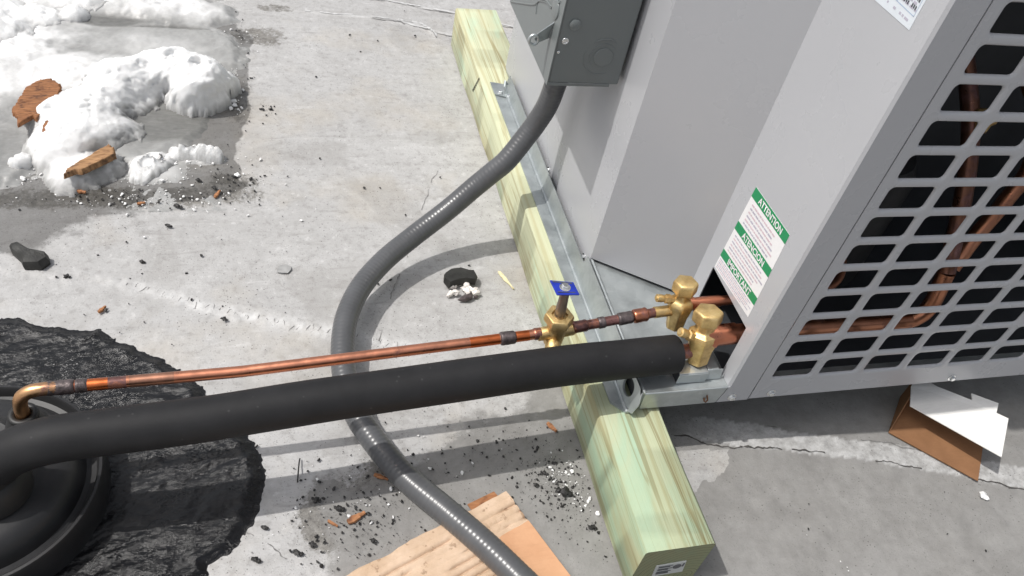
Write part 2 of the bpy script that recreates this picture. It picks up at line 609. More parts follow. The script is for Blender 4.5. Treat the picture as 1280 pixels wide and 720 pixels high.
def mat_flute():
    t = NT('torn_fluting')
    c = t.ramp(t.noise(26, 6, .65), [(.3, (.47, .33, .22)), (.7, (.66, .50, .37))])
    c = t.mix(t.ramp(t.noise(75, 6, .7, co=t.map((1, 1, 1), loc=(4, 1, 0))), [(.60, 0.0), (.66, .65)]), c, (.25, .155, .095))
    c = t.mix(t.ramp(t.noise(18, 5, .6, co=t.map((1, 1, 1), loc=(1, 7, 0)), dist=.8), [(.60, 0.0), (.68, .5)]), c, (.36, .23, .14))
    t.put('Base Color', c)
    t.set(Roughness=.9, Specular_IOR_Level=.15)
    t.bump(t.noise(420, 5, .75), .5, .001)
    return t.m

def mat_wood(name, a, b, bc):
    t = NT(name)
    g = t.noise(1.0, 6, .7, co=t.map((40, 330, 60), (0, 0, -.5)), dist=.4)
    c = t.ramp(g, [(.3, a), (.65, b)])
    c = t.mix(t.ramp(t.noise(55, 5), [(.55, 0.0), (.68, .9)]), c, bc)
    t.put('Base Color', c)
    t.set(Roughness=.8)
    t.bump(g, .5, .001)
    return t.m

M = dict(
    roof=mat_roof(), tar=mat_tar(), snow=mat_snow(), ice=mat_ice(),
    paint=mat_paint('grey_cabinet_paint', (.408, .414, .432), .27),
    boxpaint=mat_paint('dark_grey_enamel', (.150, .166, .166), .30, .12),
    galv=mat_galv(), brass=mat_brass(), foam=mat_foam(), timber=mat_timber(), endgrain=mat_endgrain(),
    copper=mat_copper('copper', .10, (.84, .36, .22)), copper_in=mat_copper('copper_inside', .16, (.60, .27, .16)),
    copper_burnt=mat_copper('heat_stained_copper', .36, (.62, .24, .13)),
    copper_hot=mat_copper('heat_reddened_copper', .12, (.82, .22, .075)), copper_dull=mat_copper('dulled_copper', .10, (.60, .30, .20)), copper_shaded=mat_copper('shaded_copper', .25, (.24, .115, .075)),  # last entry is copper with the cabinet's shade put into its colour
    copper_stub=mat_copper('copper_stub', .16, (.66, .255, .15)),
    solder=mat_plain('scorched_solder', (.105, .085, .085), .42, .55, .5, 160, .6, 300),
    stem=mat_plain('steel_stem', (.30, .25, .21), .38, .85, .25, 40),
    zinc=mat_plain('zinc_screw', (.72, .73, .73), .25, .95, .1, 200),
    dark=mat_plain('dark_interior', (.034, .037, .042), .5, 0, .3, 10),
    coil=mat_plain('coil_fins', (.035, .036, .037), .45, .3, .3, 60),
    conduit=mat_plain('grey_conduit_jacket', (.082, .084, .088), .30, 0, .12, 25, .05, 500),
    boot=mat_plain('black_roof_plastic', (.018, .018, .019), .5, 0, .25, 30, .12, 200),
    plug=mat_plain('black_rubber', (.012, .012, .012), .5, 0, .3, 40),
    blue=mat_plain('blue_plastic', (.012, .03, .30), .35, 0, .25, 60, .1, 300),
    white=mat_plain('sticker_white', (.74, .735, .74), .45, 0, .02),
    green=mat_plain('sticker_green', (.012, .235, .085), .45, 0, .04),
    print_grey=mat_plain('print_grey', (.42, .40, .47), .5, 0, .1),
    print_pink=mat_plain('print_pink', (.58, .46, .50), .5, 0, .1),
    print_dark=mat_plain('print_dark', (.07, .075, .085), .5, 0, .1),
    labelpale=mat_plain('rating_label_pale', (.62, .66, .70), .4, 0, .03),
    labelblue=mat_plain('label_blue_line', (.36, .45, .58), .4, 0, .03),
    tagpaper=mat_plain('tag_plastic', (.50, .52, .51), .5, 0, .08),
    ink=mat_plain('black_ink', (.05, .05, .035), .7, 0, .2),
    tan=mat_card('kraft_liner', (.52, .28, .155), (.62, .36, .21)),
    flute=mat_flute(),
    carton=mat_card('brown_carton', (.215, .108, .052), (.28, .145, .072)),
    whitecard=mat_card('white_card', (.80, .79, .76), (.86, .85, .83)),
    bark=mat_wood('brown_bark', (.10, .036, .016), (.34, .15, .06), (.045, .018, .012)),
    stick=mat_wood('weathered_wood', (.17, .085, .036), (.42, .24, .115), (.06, .03, .02)),
    orange=mat_wood('orange_wood', (.27, .11, .045), (.42, .20, .09), (.15, .06, .028)),
    splinter=mat_wood('pale_splinter', (.62, .56, .33), (.74, .69, .45), (.5, .42, .22)),
    crumb=mat_plain('black_crumb', (.018, .017, .016), .55, 0, .5, 200, .6, 600),
    shard=mat_plain('dark_shard', (.020, .020, .018), .6, 0, .5, 60, .8, 300),
    granule=mat_plain('white_granule', (.78, .78, .77), .6, 0, .1, 200, .3, 500),
    lint=mat_plain('white_chalk', (.76, .72, .68), .8, 0, .25, 120, .8, 400),
    flake=mat_plain('grey_flake', (.30, .30, .295), .6, 0, .2, 100, .3, 400),
)

# ------------------------------------------------------------------ roof surface
TOP_LAPS = [[(-.30, 1.350), (-.235, 1.342), (-.131, 1.338), (.004, 1.281), (.3, 1.16)], [(-.2, 1.44), (-.086, 1.411), (.021, 1.381), (.3, 1.27)],
            [(-.10, 1.335), (-.044, 1.318), (-.025, 1.268)]]
LAP_R1 = [(.05, .225), (.139, .203), (.212, .180), (.259, .172), (.323, .156), (.419, .134), (.535, .098), (.65, .057), (.9, -.03)]
LAP_R2 = [(.10, .245), (.223, .222), (.293, .203), (.375, .178), (.484, .150), (.675, .088), (.95, .0)]
LAP_L = [(-1.1, .66), (-.76, .58), (-.696, .562), (-.602, .545), (-.504, .500), (-.406, .462), (-.307, .429), (-.2, .39)]
CRACKS = [[(-.07, .89), (-.096, .806), (-.127, .728), (-.174, .618), (-.199, .546), (-.225, .471), (-.243, .409), (-.27, .33)],
          [(-.47, .17), (-.428, .127), (-.396, .101), (-.371, .075), (-.33, .03)]]
PATCH = [(.095, .19), (.145, .176), (.213, .175), (.207, .156), (.197, .137), (.177, .123), (.163, .126), (.147, .112), (.095, .09)]
SNOWC = (-.66, 1.02)

def roof_fields(X, Y):
    n1 = fbm(X, Y, 9, 5, 3)
    n2 = fbm(X, Y, 30, 5, 8)
    wob = (n1 - .5) * .10 + (n2 - .5) * .045
    Z = (fbm(X, Y, 3, 3, 21) - .5) * .004 + (fbm(X, Y, 45, 4, 5) - .5) * .0016 + (fbm(X, Y, 160, 2, 6) - .5) * .0007
    pale = np.zeros_like(X)
    crack = np.zeros_like(X)
    jag = (n2 - .5) * .012
    # laps: a step of the sheet plus a brushed ridge
    d, s = seg_dist(X, Y + jag, LAP_R1)
    Z += .0016 * sstep(-.003, .003, d * s) * np.exp(-(d / .06) ** 2)
    crack = np.maximum(crack, .0)
    d2, s2 = seg_dist(X, Y + jag, LAP_R2)
    band = (d * s > 0) & (d2 * s2 < 0)
    pale = np.maximum(pale, np.where(band, .75, 0) * sstep(.12, .24, X))
    Z += np.where(band, (fbm(X, Y, 220, 3, 31) - .5) * .003, 0)
    crack = np.maximum(crack, .55 * np.exp(-(d2 / .0014) ** 2) * (n2 > .45))
    d, s = seg_dist(X, Y + jag, LAP_L)
    rid = np.exp(-((d - .002) / .010) ** 2)
    Z += .0014 * sstep(-.006, .006, d * s) * np.exp(-(d / .1) ** 2) + rid * (fbm(X * 1.0, Y, 150, 3, 41) - .45) * .006
    pale = np.maximum(pale, np.exp(-((d - .001) / .012) ** 2) * .95 * sstep(-.66, -.50, X))
    crack = np.maximum(crack, .35 * np.exp(-((d * s - .006) / .0012) ** 2) * (n2 > .5))
    for L in TOP_LAPS:
        d, s = seg_dist(X, Y + jag * .6, L)
        Z += .0016 * np.exp(-(d / .006) ** 2)
        pale = np.maximum(pale, np.exp(-(d / .005) ** 2) * .8)
        crack = np.maximum(crack, .3 * np.exp(-((d * s + .008) / .003) ** 2))
    for L in CRACKS:
        d, s = seg_dist(X, Y + jag, L)
        k = np.exp(-(d / .0016) ** 2) * (n2 > .42)
        Z -= .0012 * k
        crack = np.maximum(crack, .55 * k)
        crack = np.maximum(crack, .18 * np.exp(-(d / .008) ** 2) * (n2 > .5))
    inp = in_poly(X + (n2 - .5) * .02, Y + (n1 - .5) * .02, PATCH)
    # grime film: the darker walked-on part on the right and in front
    grime = sstep(.02, .11, X + wob) * sstep(.34, .24, Y + wob)
    front = sstep(.29, .17, Y + wob * 1.6 - .25 * np.clip(X + .30, -.2, .2)) * sstep(-.395, -.315, X + wob * .8)
    grime = np.maximum(grime, front * .9)
    grime = np.where(inp, .12, grime)
    def blob(cx, cy, rx, ry, a, p=1.4):
        e = np.sqrt(((X - cx) / rx) ** 2 + ((Y - cy) / ry) ** 2) + wob * 5
        return a * sstep(p, .5, e)
    dirt = np.zeros_like(X)
    for q in [(-.62, .735, .26, .035, .8), (-.455, .765, .055, .04, .75), (-.435, 1.0, .03, .13, .55), (-.40, 1.24, .06, .045, .75), (-.36, 1.36, .05, .02, .7),
              (-.05, .15, .045, .045, 1.0), (-.32, .145, .06, .06, .95), (-.27, .15, .09, .075, .85), (-.12, .215, .08, .045, .8), (-.04, .115, .06, .07, .7),
              (-.26, .07, .10, .05, .45), (-.30, .86, .06, .05, .25), (-.22, 1.25, .03, .012, .4), (-.17, .95, .03, .05, .22), (-.38, .86, .05, .02, .4),
              (-.33, 1.0, .05, .03, .3), (.33, .11, .05, .03, .25), (.27, -.02, .05, .05, .45), (-.10, .80, .02, .18, .3), (-.02, .30, .04, .03, .25)]:
        dirt = np.maximum(dirt, blob(*q))
    wet = np.zeros_like(X)
    for q in [(-.475, 1.06, .055, .24, 1.0), (-.480, .80, .045, .050, .9), (-.66, .765, .22, .050, .95), (-.68, .83, .22, .10, 1.0), (-.60, 1.02, .165, .28, 1.0), (-.51, .87, .070, .11, .9), (-.445, .985, .028, .05, .95), (-.47, 1.22, .06, .05, .8), (-.8, 1.1, .3, .5, 1.0), (-.64, .775, .20, .035, .7),
              (-.455, 1.1, .04, .12, .45)]:
        cx_, cy_, rx, ry, a_ = q
        wet = np.maximum(wet, a_ * sstep(1.22, .88, np.sqrt(((X - cx_) / rx) ** 2 + ((Y - cy_) / ry) ** 2) + wob * 3.2))
    wet = np.maximum(wet, .35 * sstep(.16, .05, np.hypot(X + .09, (Y - .2) * 1.4) + wob))
    return Z, dirt, grime, pale, crack, wet

# outer roof sheet (coarse) with the fine sheet let into it
xs = np.concatenate([np.linspace(-40, -1.35, 14)[:-1], np.linspace(-1.35, 1.45, 701), np.linspace(1.45, 40, 14)[1:]])
ys = np.concatenate([np.linspace(-40, -.42, 14)[:-1], np.linspace(-.42, 1.62, 511), np.linspace(1.62, 40, 14)[1:]])
GX, GY = np.meshgrid(xs, ys)
Z, dirt, grime, pale, crack, wet = roof_fields(GX, GY)
roof = grid_obj('roof_surface', GX, GY, Z - .0015, M['roof'], attrs=dict(dirt=dirt, grime=grime, pale=pale, crack=crack, wet=wet))
tag(roof, 'light grey coated flat roof with worn laps and dirt', None, None, 'structure')

M['hair'] = mat_plain('faint_crack_grime', (.20, .195, .19), .9, 0, .4, 150)
M['crack'] = mat_plain('dark_crack_grime', (.075, .07, .065), .9, 0, .4, 150)  # dark crack line colour, used along the lap edge
M['pale_coat'] = mat_plain('thick_pale_coating', (.52, .52, .515), .55, 0, .15, 90, .4, 500)
def ribbon(name, pts, wmax, seed, gap=.3, mat='crack', n=40):
    P = spline2(pts, n)
    x, y = P[:, 0], P[:, 1]
    s_ = np.arange(len(x)) * 1.0
    nx_, ny_ = -np.gradient(y), np.gradient(x)
    L = np.hypot(nx_, ny_) + 1e-9
    nx_, ny_ = nx_ / L, ny_ / L
    j = (fbm(x, y, 26, 5, seed, .6) - .5) * .018
    x, y = x + nx_ * j, y + ny_ * j
    wv = wmax * (.25 + 1.1 * vnoise(s_ * .23, s_ * 0, seed + 3)) * (vnoise(s_ * .06, s_ * 0, seed + 5) > gap)
    z = roof_fields(x[None], y[None])[0][0] - .0015 + .0011
    m = MB()
    v, f = [], []
    for i in range(len(x)):
        v += [(x[i] + nx_[i] * wv[i] / 2, y[i] + ny_[i] * wv[i] / 2, z[i]), (x[i] - nx_[i] * wv[i] / 2, y[i] - ny_[i] * wv[i] / 2, z[i])]
    for i in range(len(x) - 1):
        if wv[i] > 0 and wv[i + 1] > 0:
            f.append((2 * i, 2 * i + 2, 2 * i + 3, 2 * i + 1))
    m.add(v, f)
    return m.build(name, M[mat], roof, smooth=0)
def spline2(pts, n):
    P = np.array([pts[0]] + list(pts) + [pts[-1]], float)
    out = []
    for i in range(len(P) - 3):
        a, b, c, d = P[i:i + 4]
        for k in range(n):
            t = k / n
            out.append(.5 * ((2 * b) + (c - a) * t + (2 * a - 5 * b + 4 * c - d) * t * t + (3 * b - a - 3 * c + d) * t ** 3))
    return np.array(out)
ribbon('lap_edge', LAP_R1, .0024, 301, .25)
ribbon('lap_edge', LAP_R2, .0018, 305, .45, 'hair')
for i, L in enumerate(CRACKS):
    ribbon('crack', L, .0015, 311 + 7 * i, .45, 'hair')
for i, L in enumerate(TOP_LAPS):
    ribbon('lap_edge', [(x, y - .006) for x, y in L], .0022, 341 + i, .45, 'hair')
    ribbon('lap_edge', L, .0055, 361 + i, .2, 'pale_coat')
# pale brushed crinkles across the left lap
m = MB()
Pl = spline2(LAP_L, 60)
for k in range(38):
    i_ = int(len(Pl) * (.44 + .54 * (k + random.random()) / 38))
    q, q2_ = Pl[min(i_, len(Pl) - 2)], Pl[min(i_ + 1, len(Pl) - 1)]
    tx, ty = q2_[0] - q[0], q2_[1] - q[1]
    L_ = math.hypot(tx, ty) + 1e-9
    nx, ny = -ty / L_, tx / L_
    l = random.uniform(.002, .006)
    o_ = random.gauss(.001, .003)
    sl = random.uniform(-.5, .5)
    pts_ = []
    for f_ in (-1, -.3, .4, 1):
        x_, y_ = q[0] + nx * (o_ + f_ * l) + tx / L_ * sl * f_ * l, q[1] + ny * (o_ + f_ * l) + ty / L_ * sl * f_ * l
        x_ += random.gauss(0, .0006)
        pts_.append((x_, y_, float(roof_fields(np.array([[x_]]), np.array([[y_]]))[0][0, 0]) - .0013))
    m.tube(pts_, [.0002, .00042, .00036, .0002], 5)
tag(m.build('lap_split', M['hair'], roof, smooth=70), kind='stuff')

# ------------------------------------------------------------------ tar patch round the roof boot
outl = [(-.42, .245), (-.408, .21), (-.417, .176), (-.428, .14), (-.449, .108), (-.468, .092), (-.482, .06), (-.53, .02), (-.62, -.03), (-.76, -.05), (-.92, 0), (-1.02, .12), (-1.04, .27), (-.97, .40), (-.85, .47),
        (-.743, .482), (-.69, .472), (-.644, .461), (-.60, .436), (-.561, .412), (-.52, .385), (-.492, .352), (-.45, .30)]
oc = np.array([-.70, .22])
ang = np.array([math.atan2(y - oc[1], x - oc[0]) for x, y in outl])
rad = np.array([math.hypot(x - oc[0], y - oc[1]) for x, y in outl])
o_ = np.argsort(ang)
ang, rad = ang[o_], rad[o_]
NA, NR = 620, 120
th = np.linspace(-math.pi, math.pi, NA)
rr = np.interp(th, np.concatenate([ang - 2 * math.pi, ang, ang + 2 * math.pi]), np.tile(rad, 3))
rr += (fbm(th * 3, th * 0, 3, 3, 71) - .5) * .018 + (fbm(th * 16, th * 0, 1, 5, 72, .62) - .5) * .010 + np.clip(vnoise(th * 70, th * 0, 77) - .75, 0, 1) * .014
rr[-1] = rr[0]
fr = np.linspace(0, 1, NR) ** .8
R_, T_ = np.meshgrid(fr, th)
TX = oc[0] + np.cos(T_) * R_ * rr[:, None]
TY = oc[1] + np.sin(T_) * R_ * rr[:, None]
edge = sstep(1.0, .93, R_)
rot = math.radians(28)
U, V_ = TX * math.cos(rot) + TY * math.sin(rot), -TX * math.sin(rot) + TY * math.cos(rot)
wx, wy = fbm(TX, TY, 10, 3, 91) * .06, fbm(TX, TY, 10, 3, 95) * .06
TZ = .0046 + (fbm(U + wx, (V_ + wy) * 3.4, 20, 3, 81) - .5) * .005 + (np.abs(fbm(U * .6 + wx, V_ * 2.2 + wy, 42, 3, 83) - .5)) * -.0045 + (fbm(U, V_ * 1.6, 190, 2, 85) - .5) * .0012 + .0022 * np.exp(-((R_ - .93) / .03) ** 2) * vnoise(T_ * 14, R_ * 9, 87)
TZ = np.maximum(TZ, .002) * edge - .002 * (1 - edge)
tar = grid_obj('tar_patch', TX, TY, TZ, M['tar'])
tag(tar, 'black brushed roofing tar patch spread around the plastic roof boot', 'tar patch')

# ------------------------------------------------------------------ melting snow and slush ice
sx = np.linspace(-1.35, -.40, 310)
sy = np.linspace(.70, 1.72, 330)
SX, SY = np.meshgrid(sx, sy)
q1 = fbm(SX, SY, 14, 5, 101)
q2 = fbm(SX, SY, 55, 5, 103)
q3 = fbm(SX, SY, 170, 3, 105)
def ell(cx, cy, rx, ry):
    return np.sqrt(((SX - cx) / rx) ** 2 + ((SY - cy) / ry) ** 2)
ice_e = np.full(SX.shape, 9.0)
for q in [(-.575, 1.17, .15, .11), (-.68, 1.19, .12, .08), (-.80, 1.05, .2, .25), (-.62, .95, .13, .15), (-.53, 1.05, .07, .12), (-.9, 1.3, .4, .3), (-.8, .85, .06, .09), (-.58, 1.32, .14, .07), (-.6, 1.5, .2, .15)]:
    ice_e = np.minimum(ice_e, ell(*q))
wobi = (q1 - .5) * .9 + (q2 - .5) * .35
white = np.zeros(SX.shape)
for cx_, cy_, rx, ry, a_ in [(-.88, 1.12, .16, .17, 1.0), (-.92, 1.3, .2, .14, .95), (-.73, 1.06, .12, .08, .9), (-.62, 1.085, .10, .05, .55), (-.58, 1.32, .13, .05, .85), (-.70, 1.345, .1, .05, .9), (-.60, 1.17, .10, .05, .28),
                            (-.69, .93, .10, .10, .6), (-.57, .80, .06, .035, .35), (-.5, .835, .05, .02, .3), (-.8, 1.55, .5, .18, 1.0)]:
    white = np.maximum(white, a_ * sstep(1.25, .45, ell(cx_, cy_, rx, ry) + wobi))
dark = .85 * sstep(1.2, .5, ell(-.675, 1.262, .085, .026) + wobi * .5)
dark = np.maximum(dark, .7 * sstep(1.2, .5, ell(-.575, 1.245, .10, .008) + wobi * .4))
dark = np.maximum(dark, .8 * sstep(1.25, .6, ell(-.545, .925, .10, .06) + wobi * .5))
dark = np.maximum(dark, .45 * sstep(1.2, .6, ell(-.79, .85, .05, .06) + wobi * .6))
ice_h = .013 * sstep(1.12, .80, ice_e + (q1 - .5) * .4 + (q2 - .5) * .2) - .0035 + (q1 - .5) * .006 + (q3 - .5) * .0014 + white * (.012 + (q1 - .5) * .03 + (q2 - .5) * .010) - .006 * dark
ice = grid_obj('slush_ice', SX, SY, ice_h, M['ice'], keep=ice_h > -.0025, attrs=dict(white=white, dark=dark))
tag(ice, 'grey wet ice sheet thawing on the roof between the snow heaps', 'ice', None, 'stuff')

def lobes(L):
    h = np.zeros(SX.shape)
    for x0, y0, x1, y1, r, H, p, e in L:
        dx, dy = x1 - x0, y1 - y0
        t = np.clip(((SX - x0) * dx + (SY - y0) * dy) / (dx * dx + dy * dy + 1e-9), 0, 1)
        d = np.hypot(SX - x0 - t * dx, SY - y0 - t * dy) / r
        d = np.clip(d + (q1 - .5) * .55 + (q2 - .5) * .34 + (q3 - .5) * .22, 0, None)
        k = H * np.clip(1 - d ** p, 0, 1) ** e
        h = np.where((h > 0) & (k > 0), np.log(np.exp(h / .008) + np.exp(k / .008) - 1) * .008, np.maximum(h, k))
    return h
def snow_obj(name, L, label, soilf, lean=0.0, rough=1.0):
    h = lobes(L)
    on = h > 0
    z = h * (1 + (q2 - .5) * .22 * rough) + ((q3 - .5) * .006 + (q2 - .5) * .010) * sstep(0, .015, h) * rough + (q1 - .5) * .02 * sstep(0, .03, h)
    z = np.where(on, np.maximum(z, .004), -.006) + np.maximum(ice_h, 0) * on * .8
    k = z > 0
    up = np.clip(z - .022, 0, None)
    PX, PY, PZ = SX + up * .10 * (1 if lean else 0), SY - up * lean, z.copy()
    du = np.stack([np.gradient(a_, axis=1) for a_ in (PX, PY, PZ)], -1)
    dv = np.stack([np.gradient(a_, axis=0) for a_ in (PX, PY, PZ)], -1)
    nv = np.cross(du, dv)
    nv /= np.linalg.norm(nv, axis=-1, keepdims=True) + 1e-12
    ca_, cb_ = PX + PZ * 1.1, PY - PZ * .8
    amp = ((fbm(ca_, cb_, 30, 3, 131) - .5) * .009 + (fbm(ca_, cb_, 230, 3, 135) - .5) * .0030) * sstep(0, .02, h) * rough
    PX, PY, PZ = PX + nv[..., 0] * amp, PY + nv[..., 1] * amp, PZ + nv[..., 2] * amp
    o = grid_obj(name, PX, PY, PZ, M['snow'], keep=k, attrs=dict(soil=soilf(h)))
    return tag(o, label, 'snow')
snow_obj('snow_heap', [(-.500, 1.035, -.545, 1.06, .060, .078, 2.2, .72), (-.495, 1.01, -.515, 1.00, .046, .066, 2.2, .72), (-.57, 1.065, -.64, 1.03, .062, .060, 2.2, .8), (-.64, 1.01, -.675, .93, .060, .048, 2.0, .9),
                      (-.675, .92, -.70, .86, .062, .038, 2.0, .95), (-.635, .89, -.68, .86, .048, .028, 2, 1.0), (-.71, .86, -.715, .84, .050, .030, 2, 1.0), (-.70, .96, -.73, .93, .05, .032, 2, 1.0), (-.645, .805, -.69, .775, .036, .026, 2, .8)],
         'big white snow heap with a thick overhanging end, wood scraps lying on it',
         lambda h: np.clip(.55 * sstep(.62, .78, q1 + (q3 - .5) * .25) * sstep(.05, .02, h) + .95 * sstep(.026, .003, h + (q2 - .5) * .018), 0, .95), .62)
snow_obj('snow_crust', [(-.565, .815, -.585, .80, .026, .018, 2.2, .6), (-.54, .840, -.475, .832, .015, .015, 2.2, .6), (-.59, .785, -.575, .80, .022, .012, 2.2, .6)],
         'low crumbly snow crust strip lying in front of the snow heap', lambda h: np.clip(.45 * sstep(.42, .6, q3) + .5 * sstep(.010, 0, h), 0, .8), 0, 2.2)
snow_obj('snow_drift', [(-.79, 1.335, -.73, 1.335, .05, .020, 2, 1.0), (-.88, 1.26, -.86, 1.20, .06, .026, 2, 1.0), (-.745, 1.262, -.735, 1.27, .022, .020, 2, .8), (-.80, 1.255, -.79, 1.25, .035, .018, 2, 1),
                        (-.9, 1.5, -.5, 1.5, .12, .05, 2, .8)],
         'softer snow drift at the back with a dark melt hollow beside it', lambda h: np.clip(.35 * sstep(.5, .7, q1) + .6 * sstep(.015, 0, h), 0, .8))
snow_obj('snow_lump', [(-.768, .812, -.766, .815, .017, .012, 3, .5)], 'small square lump of old snow at the lower left of the heap', lambda h: 0 * h + .3, 0, 1.5)

# ------------------------------------------------------------------ timber sleeper
TH = .089
TL = 1.228
tim = thing('timber_beam', 'long pale green treated timber beam carrying the condenser unit', 'timber', (0.0445, .6, 0))
mb = MB()
NY = 90
prof0 = [(0, 0), (TH, 0), (TH, TH), (0, TH)]
def rnd_prof(y):
    b = .0035
    k = 1 + .5 * math.sin(y * 9)
    pts = [(b, .0), (TH - b, 0), (TH, b), (TH, TH - b * 1.1 * k), (TH - b * k, TH), (b * .9, TH), (0, TH - b * .9), (0, b)]
    return [(x + .0006 * math.sin(y * 31 + i * 2.1), z + (.0005 * math.sin(y * 23 + i) if z > .01 else 0)) for i, (x, z) in enumerate(pts)]
vv = []
for j in range(NY + 1):
    y = TL * j / NY
    vv += [(x, y, z) for x, z in rnd_prof(y)]
ff = []
for j in range(NY):
    for i in range(8):
        a, b_ = j * 8 + i, j * 8 + (i + 1) % 8
        ff.append((a, b_, b_ + 8, a + 8))
mb.add(vv, ff, 0)
mb.add(vv[:8], [tuple(range(8))], 1)
mb.add(vv[-8:], [tuple(range(7, -1, -1))], 1)
mb.build('beam', [M['timber'], M['endgrain']], tim, smooth=50)
# stapled end tag
tg = MB()
tg.slab([(.027, -.0012, .0235), (.0665, -.0012, .0255), (.0625, -.0012, .0535), (.0245, -.0012, .0515)], (0, -1, 0), .001)
tgo = tg.build('end_tag', M['tagpaper'], tim, smooth=0)
bars = MB()
for z, x0, x1 in ((.0478, .0285, .0470), (.0452, .0285, .0440), (.0408, .0290, .0475), (.0382, .0290, .0430), (.0340, .0295, .0480), (.0314, .0295, .0455), (.0288, .030, .046)):
    bars.box(x0, x1, -.0017, -.0013, z, z + .0011)
bars.lathe([(.0055, 0), (.0055, .0004)], (.0535, -.0013, .043), (0, -1, 0), 16)
bars.box(.060, .0622, -.0017, -.0013, .041, .049)
tag(bars.build('tag_print', M['print_dark'], tgo, smooth=0), kind='stuff')
# ink grade stamp on the side
st = MB()
for i in range(7):
    y = 1.000 - i * .0048
    z = .040 + i * .0072
    st.slab([(-.0012, y, z), (-.0012, y - .0028, z + .0045), (-.0012, y - .0075, z + .0030), (-.0012, y - .0045, z - .0015)], (-1, 0, 0), .0006)
st.build('ink_stamp', M['ink'], tim, smooth=0)

# ------------------------------------------------------------------ condenser unit
XP1, XK, YF, ZB = .052, .1725, .189, .095
YD, YC, YR = .431, .3496, .983
XR, ZT = .98, .92
unit = thing('condenser_unit', 'large light grey outdoor condenser unit with dark grille on the timber', 'condenser', (.5, .55, TH))
# left side panel, angled panel, valve panel, corner post, back, right, lid
pp = MB()
pp.box(XP1, XP1 + .0015, YD, YR, .102, ZT)
pp.build('side_panel', M['paint'], unit, smooth=0)
ap = MB()
nn = Vector((-(YD - YC), -(XK - XP1), 0)).normalized()
ap.slab([(XP1, YD, .1315), (XK, YC, .1315), (XK, YC, ZT), (XP1, YD, ZT)], nn, .0015)
ap.build('angled_panel', M['paint'], unit, smooth=0)
# valve panel: sheet in plane x = XK with the pipe opening cut out
vp = MB()
oy0, oy1, oz0, oz1 = .2135, .322, .1265, .2155
for (ya, yb, za, zb) in [(YF + .003, oy0, .1265, oz1), (oy1, YC, .1315, oz1), (YF + .003, YC, oz1, ZT)]:
    vp.slab([(XK, yb, za), (XK, ya, za), (XK, ya, zb), (XK, yb, zb)], (-1, 0, 0), .0015)
# folded nose of the corner (small radius) and the front part of the post
vp.build('valve_panel', M['paint'], unit, smooth=0)
cp = MB()
cp.slab([(XK, YF + .003, .1265), (XK + .003, YF, ZB), (XK + .003, YF, ZT), (XK, YF + .003, ZT)], (-1, -1, 0), .001)
cp.slab([(XK - .006, YF, ZB + .0), (.2127, YF, ZB), (.2127, YF, .1265), (XK + .001, YF, .1265)], (0, -1, 0), .0015)
cp.slab([(XK + .003, YF, .1265), (.2127, YF, .1265), (.2127, YF, ZT), (XK + .003, YF, ZT)], (0, -1, 0), .0015)
cp.build('corner_post', M['paint'], unit, smooth=0)
bk = MB()
bk.box(XP1 + .002, XR, YR - .0015, YR, .102, ZT)
bk.build('back_panel', M['paint'], unit, smooth=0)
rp = MB()
rp.box(XR - .0015, XR, YF + .002, YR - .002, .102, ZT)
rp.build('end_panel', M['paint'], unit, smooth=0)
lid = MB()
lid.slab([(XP1 - .008, YR + .008, ZT + .02), (XP1 - .008, YD - .002, ZT + .02), (XK - .008, YC - .004, ZT + .02), (XK - .008, YF - .008, ZT + .02), (XR + .008, YF - .008, ZT + .02), (XR + .008, YR + .008, ZT + .02)], (0, 0, 1), .0195)
lid.build('lid', M['paint'], unit, smooth=0, bevel=.003)

# pressed grille sheet with rounded openings
GX0, GXP, GHW = .2324, .0708, .0575
GZ0, GZP, GHH = .1378, .04155, .0302
NCOL, NROW = 10, 17
x_lo, x_hi = GX0 - (GXP - GHW) / 2, GX0 - (GXP - GHW) / 2 + NCOL * GXP
z_lo, z_hi = GZ0 - (GZP - GHH) / 2, GZ0 - (GZP - GHH) / 2 + NROW * GZP
FX0 = .2147
g = MB()
yg = YF
def quadF(x0, x1, z0, z1):
    g.add([(x0, yg, z0), (x1, yg, z0), (x1, yg, z1), (x0, yg, z1)], [(0, 1, 2, 3)])
quadF(FX0, x_lo, ZB + .002, z_hi); quadF(x_hi, XR, ZB + .002, z_hi)
quadF(x_lo, x_hi, ZB + .002, z_lo); quadF(FX0, XR, z_hi, ZT)
g.add([(FX0, yg, ZB + .002), (XR, yg, ZB + .002), (XR, yg + .0012, ZB), (FX0, yg + .0012, ZB), (XR, yg + .012, ZB), (FX0, yg + .012, ZB)], [(1, 0, 3, 2), (2, 3, 5, 4)])
g.add([(FX0, yg, ZB), (FX0, yg + .004, ZB), (FX0, yg + .004, ZT), (FX0, yg, ZT)], [(0, 3, 2, 1)])
CS = 5
def rring(cx, cz, hw, hh, r):
    out = []
    for (sx_, sz_, a0) in ((1, 1, 0), (-1, 1, 90), (-1, -1, 180), (1, -1, 270)):
        for k in range(CS):
            a = math.radians(a0 + 90 * k / (CS - 1))
            out.append((cx + sx_ * (hw - r) + r * math.cos(a), cz + sz_ * (hh - r) + r * math.sin(a)))
    return out
def outer(cx, cz, hw, hh, W, Hh, r):
    out = []
    for (sx_, sz_, flip) in ((1, 1, False), (-1, 1, True), (-1, -1, False), (1, -1, True)):
        x0, z0 = hw - r, hh - r
        seq = [(W, z0), (W, (z0 + Hh) / 2), (W, Hh), ((x0 + W) / 2, Hh), (x0, Hh)]
        if flip:
            seq = seq[::-1]
        out += [(cx + sx_ * a, cz + sz_ * b) for a, b in seq]
    return out
